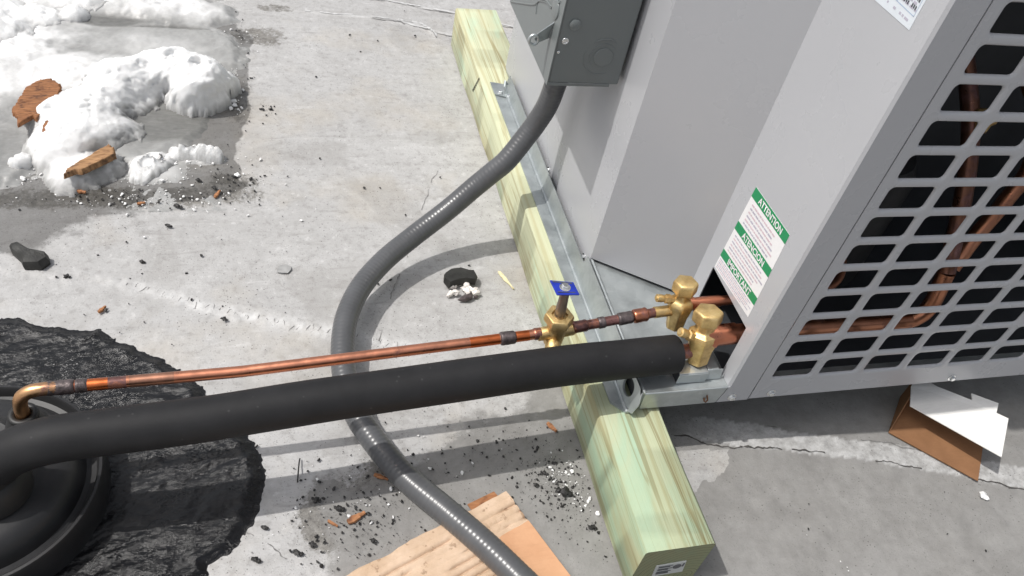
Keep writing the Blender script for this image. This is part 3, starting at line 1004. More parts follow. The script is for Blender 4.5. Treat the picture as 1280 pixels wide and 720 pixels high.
for i in range(NCOL):
    for j in range(NROW):
        cx, cz = GX0 + i * GXP + GHW / 2, GZ0 + j * GZP + GHH / 2
        A = outer(cx, cz, GHW / 2 + .0030, GHH / 2 + .0030, GXP / 2, GZP / 2, .0080)
        rings = [(A, 0), (rring(cx, cz, GHW / 2 + .0030, GHH / 2 + .0030, .0080), 0), (rring(cx, cz, GHW / 2 + .0015, GHH / 2 + .0015, .0065), .0008),
                 (rring(cx, cz, GHW / 2, GHH / 2, .0050), .0026), (rring(cx, cz, GHW / 2, GHH / 2, .0050), .0034)]
        n = len(A)
        v = [(x, yg + d, z) for ring, d in rings for x, z in ring]
        f = []
        for q in range(len(rings) - 1):
            for k in range(n):
                f.append((q * n + k, (q + 1) * n + k, (q + 1) * n + (k + 1) % n, q * n + (k + 1) % n)[::-1])
        g.add(v, f)
grl = g.build('grille_panel', M['paint'], unit, smooth=45)

# hex screws
def screw(parent, pos, nrm, r=.0042, name='screw'):
    s = MB()
    n = Vector(nrm).normalized()
    s.lathe([(r * 1.5, 0), (r * 1.5, .0006), (r * 1.2, .001)], pos, n, 16)
    s.lathe([(r, .0008), (r, .0036), (r * .75, .0044)], pos, n, 6, rot=random.random())
    return s.build(name, M['zinc'], parent, smooth=30)
for x, z in [(.186, .1045), (.2445, .1065), (.5425, .1050), (.84, .105)]:
    screw(unit, (x, YF - .0001, z), (0, -1, 0))
screw(unit, (XP1 - .0001, .452, .1135), (-1, 0, 0), .004)
screw(unit, (XP1 - .0001, .66, .1105), (-1, 0, 0), .004)

# galvanised base pan
pan = MB()
px0 = .0535
pan.slab([(px0, YR - .004, .126), (px0, YF + .004, .126), (px0 + .003, YF + .001, .126), (XR - .003, YF + .0025, .126), (XR - .003, YR - .004, .126)], (0, 0, 1), .002)
pan.slab([(px0 + .002, YF, ZB), (XK - .0075, YF, ZB), (XK - .0012, YF, .1245), (px0 + .001, YF, .1245)], (0, -1, 0), .0015)
pan.slab([(px0, YR, ZB), (px0, YF + .002, ZB), (px0, YF + .002, .124), (px0, YR, .124)], (-1, 0, 0), .0015)
pan.build('base_pan', M['galv'], unit, smooth=0)
lip = MB()
lip.tube([(px0 + .001, YF + .001, .1255), (XK - .001, YF + .001, .1255)], .0016, 8)
lip.tube([(px0 + .001, YF + .001, .1262), (px0 + .0015, YD, .1275)], .0026, 8)
lip.build('pan_lip', M['galv'], unit, smooth=60)
m = MB()
m.tube([(.1465, YF - .0005, .1125), (.1490, YF - .0022, .1050), (.1475, YF - .0026, .1010), (.1445, YF - .0022, .1035), (.1440, YF - .0008, .1075)], .0011, 8)
m.build('rusty_clip', mat_plain('rust', (.11, .05, .025), .8, .2, .4, 200), unit, smooth=60)
# mounting rail on the left side with oblong hole
rl = MB()
yw0, yw1 = .183, .93
rl.slab([(.0215, yw0 + .022, TH + .0022), (.0375, yw0 + .004, TH + .0022), (.0375, yw1, TH + .0022), (.0165, yw1 + .004, TH + .0022)], (0, 0, 1), .0018)
def xw(z):
    return .0382 + (z - TH - .003) * .0108 / .038
rl.tube([(.0388, yw0 + .004, TH + .0036), (.0388, .93, TH + .0036)], .0026, 10)
def hole_plate(x, y0, y1, z0, z1, cy, cz, hy, hz):
    n = 20
    hole, out = [], []
    for k in range(n):
        a = 2 * math.pi * k / n
        hole.append((cy + hy * math.cos(a), cz + hz * math.sin(a)))
        c, s_ = math.cos(a), math.sin(a)
        m = max(abs(c), abs(s_))
        yy, zz = cy + c / m * (y1 - y0) / 2, cz + s_ / m * (z1 - z0) / 2
        out.append((min(max(yy, y0), y1), min(max(zz, z0), z1)))
    v = [(xw(b), a, b) for a, b in out] + [(xw(b), a, b) for a, b in hole] + [(xw(b) + .003, a, b) for a, b in hole]
    f = [(k, k + n, (k + 1) % n + n, (k + 1) % n) for k in range(n)] + [(k + n, k + 2 * n, (k + 1) % n + 2 * n, (k + 1) % n + n) for k in range(n)]
    rl.add(v, f)
hole_plate(.0488, yw0 + .006, yw0 + .056, TH + .004, .130, .2135, .1115, .0135, .0118)
rl.slab([(xw(TH + .004), yw0 + .056, TH + .004), (xw(.130), yw0 + .056, .130), (xw(.130), YD + .004, .130), (xw(.130), YD + .005, .130), (xw(TH + .004), YD + .005, TH + .004)], (-1, 0, .28), .0012)
rl.slab([(xw(TH + .004), YD + .005, TH + .004), (xw(.118), YD + .005, .118), (xw(.118), yw1, .118), (xw(TH + .004), yw1, TH + .004)], (-1, 0, .28), .0012)
rl.slab([(xw(TH + .004), yw0 + .006, TH + .004), (xw(TH + .010), yw0 - .003, TH + .010), (xw(.116), yw0 - .003, .116), (xw(.130), yw0 + .006, .130)], (-1, 0, .28), .001)
rl.build('mounting_rail', M['galv'], unit, smooth=35)
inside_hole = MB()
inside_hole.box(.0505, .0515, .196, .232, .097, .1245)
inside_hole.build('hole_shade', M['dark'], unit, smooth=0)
# small anchor clip with screws at the far end of the rail
clip = MB()
clip.slab([(.0150, .905, TH + .0048), (.044, .893, TH + .0048), (.044, .938, TH + .0048), (.0150, .945, TH + .0048)], (0, 0, 1), .0016)
clip.tube([(.038, .905, TH + .004), (.033, .912, TH + .016), (.036, .921, TH + .022), (.042, .925, TH + .012)], .0022, 8)
clip.build('anchor_clip', M['galv'], unit, smooth=35)
screw(unit, (.026, .909, TH + .005), (0, 0, 1), .0035)
screw(unit, (.0405, .897, TH + .005), (-.3, 0, 1), .0035)
# folded valve bracket on the pan
br = MB()
br.slab([(.101, .2015, .1455), (.1425, .2015, .1455), (.1425, .224, .1455), (.101, .224, .1455)], (0, 0, 1), .0018)
br.slab([(.101, .2005, .1268), (.1425, .2005, .1268), (.1425, .2005, .1440), (.101, .2005, .1440)], (0, -1, 0), .0016)
br.slab([(.1440, .203, .1272), (.166, .203, .1272), (.166, .206, .144), (.1440, .206, .144)], (0, -1, .2), .0016)
br.slab([(.1440, .2065, .1446), (.160, .2065, .1446), (.160, .228, .1446), (.1440, .228, .1446)], (0, 0, 1), .0016)
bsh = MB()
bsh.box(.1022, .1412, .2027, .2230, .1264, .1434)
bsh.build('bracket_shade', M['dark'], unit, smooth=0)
br.build('valve_bracket', M['galv'], unit, smooth=30, bevel=.0008)
# attention sticker on the valve panel (plane x = XK)
xs_ = XK - .0004
def S(u, v, d=0):
    """u along the text (to the front), v downwards, 0..1 on the sticker"""
    a, b, c_, d_ = Vector((0, .3135, .3595)), Vector((0, .2245, .3625)), Vector((0, .3195, .2185)), Vector((0, .2195, .2290))
    q = a * (1 - u) * (1 - v) + b * u * (1 - v) + c_ * (1 - u) * v + d_ * u * v
    return (xs_ - d, q.y, q.z)
sk = MB()
sk.slab([S(0, 0), S(0, 1), S(1, 1), S(1, 0)], (-1, 0, 0), .0003)
sticker = sk.build('attention_sticker', M['white'], unit, smooth=0)
gb = MB()
BANDS = [(0, .105), (.40, .495), (.755, .845)]
for v0, v1 in BANDS:
    gb.slab([S(0, v0, .0002), S(0, v1, .0002), S(1, v1, .0002), S(1, v0, .0002)], (-1, 0, 0), .0001)
gb.build('green_band', M['green'], sticker, smooth=0)
fp = [MB(), MB()]
for (v0, v1, nl, x0, pk) in [(.135, .385, 6, .10, 1), (.52, .74, 6, .08, 0), (.86, .985, 6, .03, 0)]:
    for i in range(nl):
        v = v0 + (v1 - v0) * (i + .25) / nl
        hgt = (v1 - v0) / nl * .42
        u = x0
        uend = random.uniform(.72, .95)
        while u < uend:
            l = random.uniform(.03, .11)
            k = fp[1 if (i + pk) % 2 else 0]
            k.slab([S(u, v, .0003), S(u, v + hgt, .0003), S(min(u + l, .97), v + hgt, .0003), S(min(u + l, .97), v, .0003)], (-1, 0, 0), .0001)
            u += l + .014
tag(fp[0].build('fine_print', M['print_grey'], sticker, smooth=0), kind='stuff')
tag(fp[1].build('fine_print', M['print_pink'], sticker, smooth=0), kind='stuff')

def lettering(name, body, size, loc, rotm, mat, parent, bold=0.0, width=None):
    cu = bpy.data.curves.new(name, 'FONT')
    cu.body = body
    cu.size = size
    cu.align_x = 'CENTER'
    cu.align_y = 'CENTER'
    cu.offset = bold
    cu.resolution_u = 3
    tmp = bpy.data.objects.new(name + '_tmp', cu)
    C.objects.link(tmp)
    dg = bpy.context.evaluated_depsgraph_get()
    me = bpy.data.meshes.new_from_object(tmp.evaluated_get(dg))
    C.objects.unlink(tmp)
    bpy.data.objects.remove(tmp)
    xs = [v.co.x for v in me.vertices]
    k = 1.0 if width is None else width / (max(xs) - min(xs))
    off = Vector((0, 0, 0))
    q = parent
    while q is not None:
        off += Vector(q.location)
        q = q.parent
    me.transform(Matrix.Translation(Vector(loc) - off) @ rotm.to_4x4() @ Matrix.Diagonal((k, 1, 1, 1)))
    me.materials.clear()
    me.materials.append(mat)
    o = bpy.data.objects.new(name, me)
    C.objects.link(o)
    o.parent = parent
    return o
for word, (v0, v1), wd in zip(('ATTENTION', 'ATENCION', 'IMPORTANT'), BANDS, (.060, .058, .064)):
    c0, c1 = Vector(S(.2, (v0 + v1) / 2)), Vector(S(.8, (v0 + v1) / 2))
    ex = (c1 - c0).normalized()
    ez = Vector((-1, 0, 0))
    ey = ez.cross(ex)
    R3 = Matrix((ex, ey, ez)).transposed()
    lettering('lettering', word, .0125, S(.52, (v0 + v1) / 2 + .004, .0005), R3, M['white'], sticker, .0003, wd)

# rating label further up on the valve panel
rb = MB()
xl = XK - .0004
rb.slab([(xl, .30, .619), (xl, .2165, .622), (xl, .2165, .74), (xl, .30, .738)], (-1, 0, 0), .0003)
rlab = rb.build('rating_label', M['labelpale'], unit, smooth=0)
ln = MB()
for (y0, y1, z0, z1) in [(.2195, .297, .6335, .6342), (.2195, .297, .652, .6527), (.2195, .2200, .6335, .735), (.2965, .297, .6335, .735), (.248, .2485, .6335, .69), (.2195, .297, .671, .6716)]:
    ln.slab([(xl - .0002, y1, z0), (xl - .0002, y0, z0), (xl - .0002, y0, z1), (xl - .0002, y1, z1)], (-1, 0, 0), .0001)
ln.build('label_rule', M['labelblue'], rlab, smooth=0)
lt = MB()
for z in (.6265, .6375, .6425, .657, .662, .676, .682):
    y = .293
    while y > .223:
        l = random.uniform(.002, .006)
        if random.random() < .82:
            lt.slab([(xl - .0002, y, z), (xl - .0002, y - l, z), (xl - .0002, y - l, z + .0022), (xl - .0002, y, z + .0022)], (-1, 0, 0), .0001)
        y -= l + .0018
tag(lt.build('fine_print', M['print_grey'], rlab, smooth=0), kind='stuff')
lm = MB()
for y, z in [(.2365, .638), (.2245, .6385), (.2365, .645), (.2245, .646)]:
    for k in range(3):
        lm.slab([(xl - .0003, y + .0045 - k * .0028, z + (k % 2) * .001), (xl - .0003, y + .0027 - k * .0028, z), (xl - .0003, y + .0027 - k * .0028, z + .0035), (xl - .0003, y + .0045 - k * .0028, z + .004)], (-1, 0, 0), .0001)
lm.build('label_print', M['print_dark'], rlab, smooth=0)

# inside the cabinet: dark bulkhead, compressor and the copper lines
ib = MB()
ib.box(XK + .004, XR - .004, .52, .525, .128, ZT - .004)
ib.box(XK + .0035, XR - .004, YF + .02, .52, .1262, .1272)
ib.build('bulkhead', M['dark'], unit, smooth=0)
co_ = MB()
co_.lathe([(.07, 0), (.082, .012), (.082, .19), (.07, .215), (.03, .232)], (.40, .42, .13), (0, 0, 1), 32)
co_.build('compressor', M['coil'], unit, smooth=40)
def spline(pts, n):
    P = [Vector(q) for q in pts]
    P = [P[0] * 2 - P[1]] + P + [P[-1] * 2 - P[-2]]
    out = []
    m = len(P) - 3
    for i in range(m):
        for k in range(n):
            t = k / n
            a, b, c, d = P[i:i + 4]
            out.append(.5 * ((2 * b) + (c - a) * t + (2 * a - 5 * b + 4 * c - d) * t * t + (3 * b - a - 3 * c + d) * t ** 3))
    out.append(P[-2])
    return out
ip = MB()
ip.tube(spline([(.19, .229, .1885), (.30, .2285, .1905), (.42, .228, .192), (.448, .2275, .199), (.460, .230, .222), (.46, .241, .272)], 8), .0112, 16)
ip.build('suction_line_inside', M['copper_in'], unit, smooth=60)
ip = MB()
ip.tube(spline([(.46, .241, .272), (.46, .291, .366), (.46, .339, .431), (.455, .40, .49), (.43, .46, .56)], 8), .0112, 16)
ip.build('suction_riser', M['copper_shaded'], unit, smooth=60)  # upper run of the same pipe, interior shade painted as darker copper
ip = MB()
ip.tube(spline([(.49, .26, .26), (.51, .275, .30), (.55, .30, .345), (.575, .32, .385), (.585, .36, .43), (.58, .42, .47)], 8), .0105, 14)
ip.build('discharge_line_inside', M['copper_in'], unit, smooth=60)
ip = MB()
ip.tube(spline([(.185, .272, .2045), (.30, .277, .205), (.36, .30, .21), (.38, .36, .24)], 8), .0064, 12)
ip.build('liquid_line_inside', M['copper_in'], unit, smooth=60)
lg = MB()
lg.lathe([(.012, 0), (.015, .003), (.015, .012), (.010, .016), (.007, .026)], (.47, .34, .455), (-.3, -.5, -.6), 12)
lg.build('brass_fitting_inside', M['brass'], unit, smooth=30)

# ------------------------------------------------------------------ service valves
def service_valve(label, base, top, s, port_dir, port_off, stub_end, stub_r, swage, name='service_valve'):
    b, t = Vector(base), Vector(top)
    ax = (t - b).normalized()
    L = (t - b).length
    v = thing(name, label, 'valve', b, 'brass service valves')
    m = MB()
    # forged body: chamfered block widening to a shoulder under the cap
    m.lathe([(.0122 * s, 0), (.0145 * s, .002), (.0165 * s, L * .28), (.0196 * s, L * .44), (.0206 * s, L * .53), (.0194 * s, L * .60), (.0132 * s, L * .665), (.0122 * s, L * .84)], b, ax, 6, rot=.75)
    m.build('body', M['brass'], v, smooth=35, bevel=.0022, bseg=3)
    m = MB()
    m.lathe([(.0128 * s, L * .77), (.0155 * s, L * .785), (.0186 * s, L * .82), (.0192 * s, L * .84), (.0192 * s, L * .975), (.0178 * s, L * 1.02), (.0150 * s, L * 1.036)], b, ax, 6, rot=.2)
    m.build('hex_cap', M['brass'], v, smooth=30, bevel=.0014, bseg=3)
    # service port
    pd = Vector(port_dir).normalized()
    po = b + ax * (L * port_off)
    m = MB()
    m.lathe([(.0058 * s, .006), (.0058 * s, .019 * s), (.0074 * s, .020 * s), (.0074 * s, .027 * s), (.0050 * s, .028 * s), (.0050 * s, .032 * s)], po, pd, 6)
    p_ = m.build('service_port', M['brass'], v, smooth=25)
    m = MB()
    m.lathe([(.0056 * s, .031 * s), (.0060 * s, .033 * s), (.0060 * s, .041 * s), (.0034 * s, .0415 * s), (.0034 * s, .043 * s)], po, pd, 14)
    m.build('port_cap', M['brass'], p_, smooth=30)
    # stub into the cabinet
    m = MB()
    e = Vector(stub_end)
    c = b + ax * (L * .52)
    d = e - c
    m.tube([c, c + d * .22, c + d * .23, c + d * swage, c + d * (swage + .04), e], [stub_r * 1.22, stub_r * 1.22, stub_r, stub_r, stub_r * .86, stub_r * .86], 20)
    m.build('copper_stub', M['copper_stub'], v, smooth=40)
    return v, b, ax, L
big, bb, bax, bL = service_valve('larger brass service valve with hex cap at the end of the black tube', (.1315, .2195, .1462), (.1265, .2355, .2245), 1.0, (-.86, -.02, .42), .46, (.192, .229, .1885), .0138, .72)
m = MB()
m.tube([(.094, .2255, .159), (.110, .2255, .161), (.126, .2255, .164)], .0098, 18)
m.build('inlet_stub', M['copper_burnt'], big, smooth=50)
small, sb, sax, sL = service_valve('smaller brass service valve with hex cap on the thin copper line', (.1115, .2665, .1625), (.107, .2755, .2365), .86, (-1, .05, .12), .62, (.188, .272, .2045), .0076, .7)
m = MB()
m.tube([(.075, .2688, .1905), (.0955, .2695, .192), (.104, .2700, .193)], [.0074, .0074, .0082], 16)
m.build('inlet_stub', M['brass'], small, smooth=50)

# ------------------------------------------------------------------ insulated suction tube
def line_pts(P0, P1, n):
    a, b = Vector(P0), Vector(P1)
    return [a + (b - a) * (i / n) for i in range(n + 1)]
tube = thing('insulated_pipe', 'thick black foam insulated pipe running from the roof boot to the unit', 'pipe', (-.3, .2, .16))
axis = [(-.686, .176, .010), (-.686, .176, .050), (-.683, .176, .084), (-.673, .1755, .113), (-.652, .175, .136), (-.622, .175, .150), (-.585, .176, .155), (-.472, .182, .157), (-.347, .192, .161), (-.2, .2025, .164), (-.062, .213, .165), (.02, .219, .162), (.0985, .2252, .158)]
pth = spline(axis, 10)
n_ = len(pth)
rads = [.0238 + .0011 * i / n_ + .00015 * math.sin(i * .5) for i in range(n_)]
fm = MB()
fm.tube(pth + [pth[-1] + Vector((.0008, 0, 0)), pth[-1] - Vector((.010, 0, 0))], rads + [.0205, .0118], 40, caps=False)
fm.build('foam_insulation', M['foam'], tube, smooth=70)
m = MB()
m.tube(line_pts((.06, .2222, .158), (.107, .2256, .160), 3), .0098, 18)
m.build('copper_pipe', M['copper_burnt'], tube, smooth=50)

# ------------------------------------------------------------------ bare copper liquid line
cl = thing('copper_line', 'thin bare copper line with dark solder joints and a left elbow', 'pipe', (-.3, .25, .16))
def CLp(x):
    pts = [(-.640, .2375, .1560), (-.431, .247, .152), (-.202, .258, .1615), (-.091, .2625, .1675), (.00, .266, .179), (.08, .269, .191)]
    for (a, b) in zip(pts[:-1], pts[1:]):
        if x <= b[0] or b is pts[-1]:
            t = (x - a[0]) / (b[0] - a[0])
            return Vector((x, a[1] + (b[1] - a[1]) * t, a[2] + (b[2] - a[2]) * t))
def seg(x0, x1, r, mat, name, n=8, wob=0.0):
    m = MB()
    ps = [CLp(x0 + (x1 - x0) * i / n) for i in range(n + 1)]
    rs = [r + wob * (random.random() - .5) for _ in ps]
    m.tube(ps, rs, 18)
    return m.build(name, mat, cl, smooth=60)
seg(-.615, -.080, .0066, M['copper'], 'pipe', 40)
seg(-.032, .078, .0064, M['copper_burnt'], 'pipe', 14)
m = MB()
el = spline([(-.655, .2365, .112), (-.6545, .2365, .132), (-.650, .2368, .1465), (-.6395, .2372, .1545), (-.626, .2378, .1562), (-.615, .2384, .1560)], 8)
m.tube(el, [.0073] * len(el), 18)
m.build('elbow', mat_copper('golden_copper', .14, (.74, .43, .22)), cl, smooth=60)
def coupling(x0, x1, r, mat):
    L = x1 - x0
    m = MB()
    ks = [0, .06, .14, .3, .5, .7, .86, .94, 1]
    rr_ = [.0067, r * .94, r, r * .97, r * .99, r * .96, r, r * .93, .0067]
    m.tube([CLp(x0 + L * k) for k in ks], [q * (1 + random.uniform(-.03, .03)) for q in rr_], 18)
    return m.build('coupling', mat, cl, smooth=60)
seg(-.598, -.566, .00674, M['copper_hot'], 'heat_stain', 8)
seg(-.566, -.548, .00672, M['copper_burnt'], 'heat_stain', 6)
seg(-.545, -.500, .00670, M['copper_dull'], 'heat_stain', 8)
seg(-.165, -.128, .00674, M['copper_hot'], 'heat_stain', 8)
seg(-.107, -.090, .00674, M['copper_hot'], 'heat_stain', 6)
coupling(-.626, -.598, .0081, M['solder'])
coupling(-.598, -.586, .0076, M['solder'])
coupling(-.127, -.107, .0086, M['solder'])
coupling(-.084, -.074, .0078, M['copper_burnt'])
coupling(-.034, -.014, .0080, M['copper_burnt'])
coupling(.000, .009, .0076, M['solder'])
coupling(.026, .046, .0084, M['solder'])
coupling(.046, .066, .0092, M['copper_burnt'])

# ------------------------------------------------------------------ ball valve with blue tag
bv = thing('ball_valve', 'brass line valve with upright stem and small blue plate on top', 'valve', (-.055, .264, .17))
cx, cy, cz = -.055, .264, .1700
m = MB()
m.lathe([(.0100, -.021), (.0120, -.019), (.0128, -.008), (.0128, .008), (.0115, .012), (.0105, .021)], (cx, cy, cz), (0, 0, 1), 16)
ld = (CLp(0) - CLp(-.1)).normalized()
m.lathe([(.0076, -.024), (.0086, -.022), (.0090, 0), (.0086, .022), (.0076, .024)], (cx, cy, cz), ld, 14)
m.build('body', M['brass'], bv, smooth=35)
m = MB()
m.lathe([(.0088, .006), (.0098, .009), (.0098, .0165), (.0088, .018)], (cx - .002, cy - .003, cz - .008), (-.25, -.9, -.28), 20)
m.build('side_cap', M['brass'], bv, smooth=35)
m = MB()
m.lathe([(.0125, .0165), (.0170, .0185), (.0188, .0205), (.0188, .0285), (.0172, .0318), (.0105, .0325), (.0096, .029)], (cx, cy, cz), (-.04, 0, 1), 6, rot=.3)
m.build('hex_nut', M['brass'], bv, smooth=25, bevel=.0008)
m = MB()
m.lathe([(.0068, .026), (.0066, .045), (.0058, .060), (.0058, .0755)], (cx, cy, cz), (-.035, .03, 1), 18)
m.build('stem', M['stem'], bv, smooth=40)
m = MB()
tz = .2462
tp = [(-.0745, .2805, tz), (-.0715, .2572, tz - .001), (-.0445, .2540, tz + .001), (-.0465, .2745, tz + .001)]
m.slab(tp, (0, 0, 1), .0018)
bt = m.build('blue_plate', M['blue'], bv, smooth=0, bevel=.0004)
m = MB()
m.slab([(-.0720, .2785, tz + .0006), (-.0715, .2765, tz + .0006), (-.0492, .2718, tz + .0012), (-.0488, .2735, tz + .0012)], (0, 0, 1), .0005)
m.slab([(-.0700, .2610, tz + .0004), (-.0698, .2600, tz + .0004), (-.0490, .2572, tz + .0012), (-.0490, .2582, tz + .0012)], (0, 0, 1), .0005)
m.build('plate_line', M['print_dark'], bt, smooth=0)
screw(bv, (-.0590, .2672, tz + .0002), (0, 0, 1), .0046)

# ------------------------------------------------------------------ roof boot
bt_ = (-.715, .205)
rbt = thing('roof_boot', 'round black stepped plastic roof boot the pipes come out of', 'roof boot', (bt_[0], bt_[1], 0))
m = MB()
m.lathe([(.134, -.004), (.1315, .006), (.1310, .016), (.1305, .043), (.1290, .0465), (.1262, .0470), (.1240, .0440), (.1215, .0345), (.1160, .0320), (.1110, .0345), (.1070, .0440), (.1030, .0540), (.0970, .0610), (.0890, .0650), (.0800, .0670), (.0720, .0690), (.0640, .0760), (.0580, .0860), (.052, .0900), (.046, .0890), (.030, .088)],
        (bt_[0], bt_[1], 0), (0, 0, 1), 96)
m.build('dome', M['boot'], rbt, smooth=35)
m = MB()
m.lathe([(.040, .070), (.039, .096), (.036, .100), (.0345, .1035), (.0325, .1050), (.0325, .112), (.0300, .114), (.0300, .119), (.0255, .121)], (-.686, .176, 0), (0, 0, 1), 40)
m.build('tube_collar', M['plug'], rbt, smooth=35)
m = MB()
m.lathe([(.036, .066), (.028, .076), (.0215, .098), (.0165, .110), (.0150, .113)], (-.655, .2365, 0), (0, 0, 1), 32)
m.build('cone_outlet', M['boot'], rbt, smooth=50)
m = MB()
ring = [(-.655 + .0115 * math.cos(a), .2365 + .0115 * math.sin(a), .1155) for a in np.linspace(0, 2 * math.pi, 28, endpoint=False)]
m.tube(ring, .0042, 10, closed=True)
m.build('rubber_seal', M['plug'], rbt, smooth=70)

# ------------------------------------------------------------------ electrical box and conduit
ebx = thing('electrical_box', 'dark grey disconnect box fixed to the side of the unit', 'electrical box', (0, .6, .385))
BX0, BX1, BY0, BY1, BZ0, BZ1 = -.051, .0455, .495, .705, .380, .72
m = MB()
m.box(BX0 + .002, BX1, BY0, BY1, BZ0, BZ1)
m.build('body', M['boxpaint'], ebx, smooth=0, bevel=.0018)
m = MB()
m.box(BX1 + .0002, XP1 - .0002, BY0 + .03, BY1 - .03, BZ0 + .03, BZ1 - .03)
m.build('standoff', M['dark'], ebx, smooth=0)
m = MB()
m.box(BX0, BX0 + .0018, BY0 - .001, BY1 + .001, BZ0 - .003, BZ1)
m.box(BX0 + .0018, BX1 - .012, BY0 - .0012, BY0 - .0002, BZ0 - .003, BZ0 + .001)
m.build('cover', M['boxpaint'], ebx, smooth=0, bevel=.0006)
# stamped knock-outs on the near face
def arc_tube(mb_, cx_, cz_, r, a0, a1, tr, y):
    n = 20
    mb_.tube([(cx_ + r * math.cos(a0 + (a1 - a0) * i / n), y, cz_ + r * math.sin(a0 + (a1 - a0) * i / n)) for i in range(n + 1)], [tr * min(1, 4 * min(i, n - i) / n + .15) for i in range(n + 1)], 8, caps=False)
m = MB()
kx, kz = .0135, .4195
m.lathe([(.0125, 0), (.0125, .0008), (.0118, .0014)], (kx + .001, BY0 - .0002, kz), (0, -1, 0), 32)
m.build('knockout', M['boxpaint'], ebx, smooth=30)
m = MB()
arc_tube(m, kx, kz + .001, .0235, .9, 2.3, .0011, BY0 - .0003)
arc_tube(m, kx, kz, .0245, 2.7, 5.2, .0006, BY0 - .0001)
arc_tube(m, kx + .001, kz, .0178, .6, 4.2, .0006, BY0 - .0001)
arc_tube(m, kx + .001, kz, .0125, -1.9, .9, .0008, BY0 - .0010)
m.build('knockout_ring', M['boxpaint'], ebx, smooth=70)
m = MB()
m.lathe([(.0072, 0), (.0070, .0018), (.0045, .0032)], (-.0325, BY0 - .0002, .4615), (0, -1, 0), 24)
m.lathe([(.0030, .0028), (.0030, .0034)], (-.0325, BY0 - .0002, .4605), (0, -1, 0), 4)
m.build('cover_screw', M['boxpaint'], ebx, smooth=30)
m = MB()
rg = [(-.040 + .0034 * math.cos(a), BY0 - .0009, .4395 + .0034 * math.sin(a)) for a in np.linspace(0, 2 * math.pi, 18, endpoint=False)]
m.tube(rg, .0012, 8, closed=True)
m.lathe([(.0024, 0), (.0024, .0006)], (-.040, BY0 - .0004, .4395), (0, -1, 0), 12)
m.build('eyelet', M['zinc'], ebx, smooth=60)
m = MB()
m.lathe([(.0019, 0), (.0019, .0012), (.001, .0018)], (-.0455, BY0 - .0004, .4245), (0, -1, 0), 12)
m.build('rivet', M['zinc'], ebx, smooth=40)
# hasp: tab with an eye standing off the cover
m = MB()
m.slab([(-.0515, .514, .452), (-.0515, .520, .428), (-.066, .5185, .421), (-.0715, .5165, .428), (-.069, .5145, .436)], (0, -1, 0), .0016)
m.tube([(-.0725 + .0058 * math.cos(a), .5150, .4275 + .0064 * math.sin(a)) for a in np.linspace(0, 2 * math.pi, 22, endpoint=False)], .0019, 8, closed=True)
m.build('hasp', M['galv'], ebx, smooth=35)
# embossed outline on the cover
m = MB()
xe = BX0 - .0002
m.tube(spline([(xe, .700, .381), (xe, .652, .404), (xe, .600, .430), (xe, .583, .444), (xe, .560, .457), (xe, .535, .462), (xe, .510, .481)], 6), .0013, 8)
m.tube(spline([(xe, .586, .424), (xe, .590, .437), (xe, .578, .446), (xe, .555, .456), (xe, .535, .459)], 6), .0010, 8)
m.build('embossed_line', M['boxpaint'], ebx, smooth=70)
m = MB()
m.lathe([(.0125, 0), (.012, .0012), (.010, .0018)], (xe, .520, .466), (-1, 0, 0), 24)
m.build('embossed_disc', M['boxpaint'], ebx, smooth=35)

cdt = thing('flexible_conduit', 'ribbed grey flexible conduit curving from the electrical box onto the roof', 'conduit', (-.2, .4, .05))
cpts = [(.013, .600, .400), (.0125, .612, .345), (.012, .620, .300), (.010, .627, .259), (.001, .629, .228), (-.012, .625, .205), (-.040, .6105, .170), (-.062, .607, .147), (-.086, .604, .122), (-.127, .590, .088), (-.181, .563, .060), (-.229, .526, .047), (-.267, .481, .040),
        (-.291, .432, .036), (-.302, .384, .032), (-.3045, .330, .026), (-.297, .285, .020), (-.286, .250, .0178), (-.249, .179, .0178), (-.2005, .117, .0185), (-.170, .074, .024), (-.141, .028, .030), (-.10, -.04, .034), (-.05, -.14, .030), (0, -.26, .02)]
cs = spline(cpts, 30)
# resample by arc length so that the ribs are even
d_ = [0]
for a, b in zip(cs[:-1], cs[1:]):
    d_.append(d_[-1] + (b - a).length)
Lc = d_[-1]
pitch = .0062
nst = int(Lc / pitch) * 6
tt = np.linspace(0, Lc, nst + 1)
arr = np.array([tuple(q) for q in cs])
arr = np.stack([np.interp(tt, d_, arr[:, k]) for k in range(3)], 1)
rad_c = [.0163 + .00011 * math.cos(2 * math.pi * q / pitch) for q in tt]
m = MB()
m.tube([tuple(q) for q in arr], rad_c, 26)
m.build('jacket', M['conduit'], cdt, smooth=80)
m = MB()
m.lathe([(.0205, 0), (.0205, .006), (.0185, .0075), (.0185, .016)], (.013, .600, BZ0 + .0005), (0, .15, -1), 24)
m.build('connector', M['conduit'], cdt, smooth=30)

# ------------------------------------------------------------------ torn cardboard in front
cb = thing('cardboard_sheet', 'torn tan corrugated cardboard sheet lying under the conduit end', 'cardboard', (-.19, .03, 0))
A_, B_ = Vector((-.1195, .1405, 0)), Vector((-.0455, -.035, 0))
eR = (B_ - A_).normalized()                         # down the right edge
eL = Vector((-.221 + .1195, .099 - .1405, 0)).normalized()   # along the torn upper edge
def CB(u, v, z):
    q = A_ + eL * u + eR * v
    return (q.x, q.y, z)
NU, NV = 150, 330
uu, vv_ = np.meshgrid(np.linspace(0, .42, NU), np.linspace(0, .26, NV))
jag1 = (fbm(uu, vv_ * 0, 28, 4, 201) - .5) * .009
vv2 = vv_ + jag1 * (1 - vv_ / .26)
liner_edge = .040 + .36 * (vv_ - .045) + (fbm(uu * 0, vv_, 60, 3, 203) - .5) * .012      # where the top ply is torn off
rid_ = np.abs(np.sin((vv2 + (fbm(uu, vv_, 6, 3, 205) - .5) * .0030) / .0108 * math.pi)) ** .30
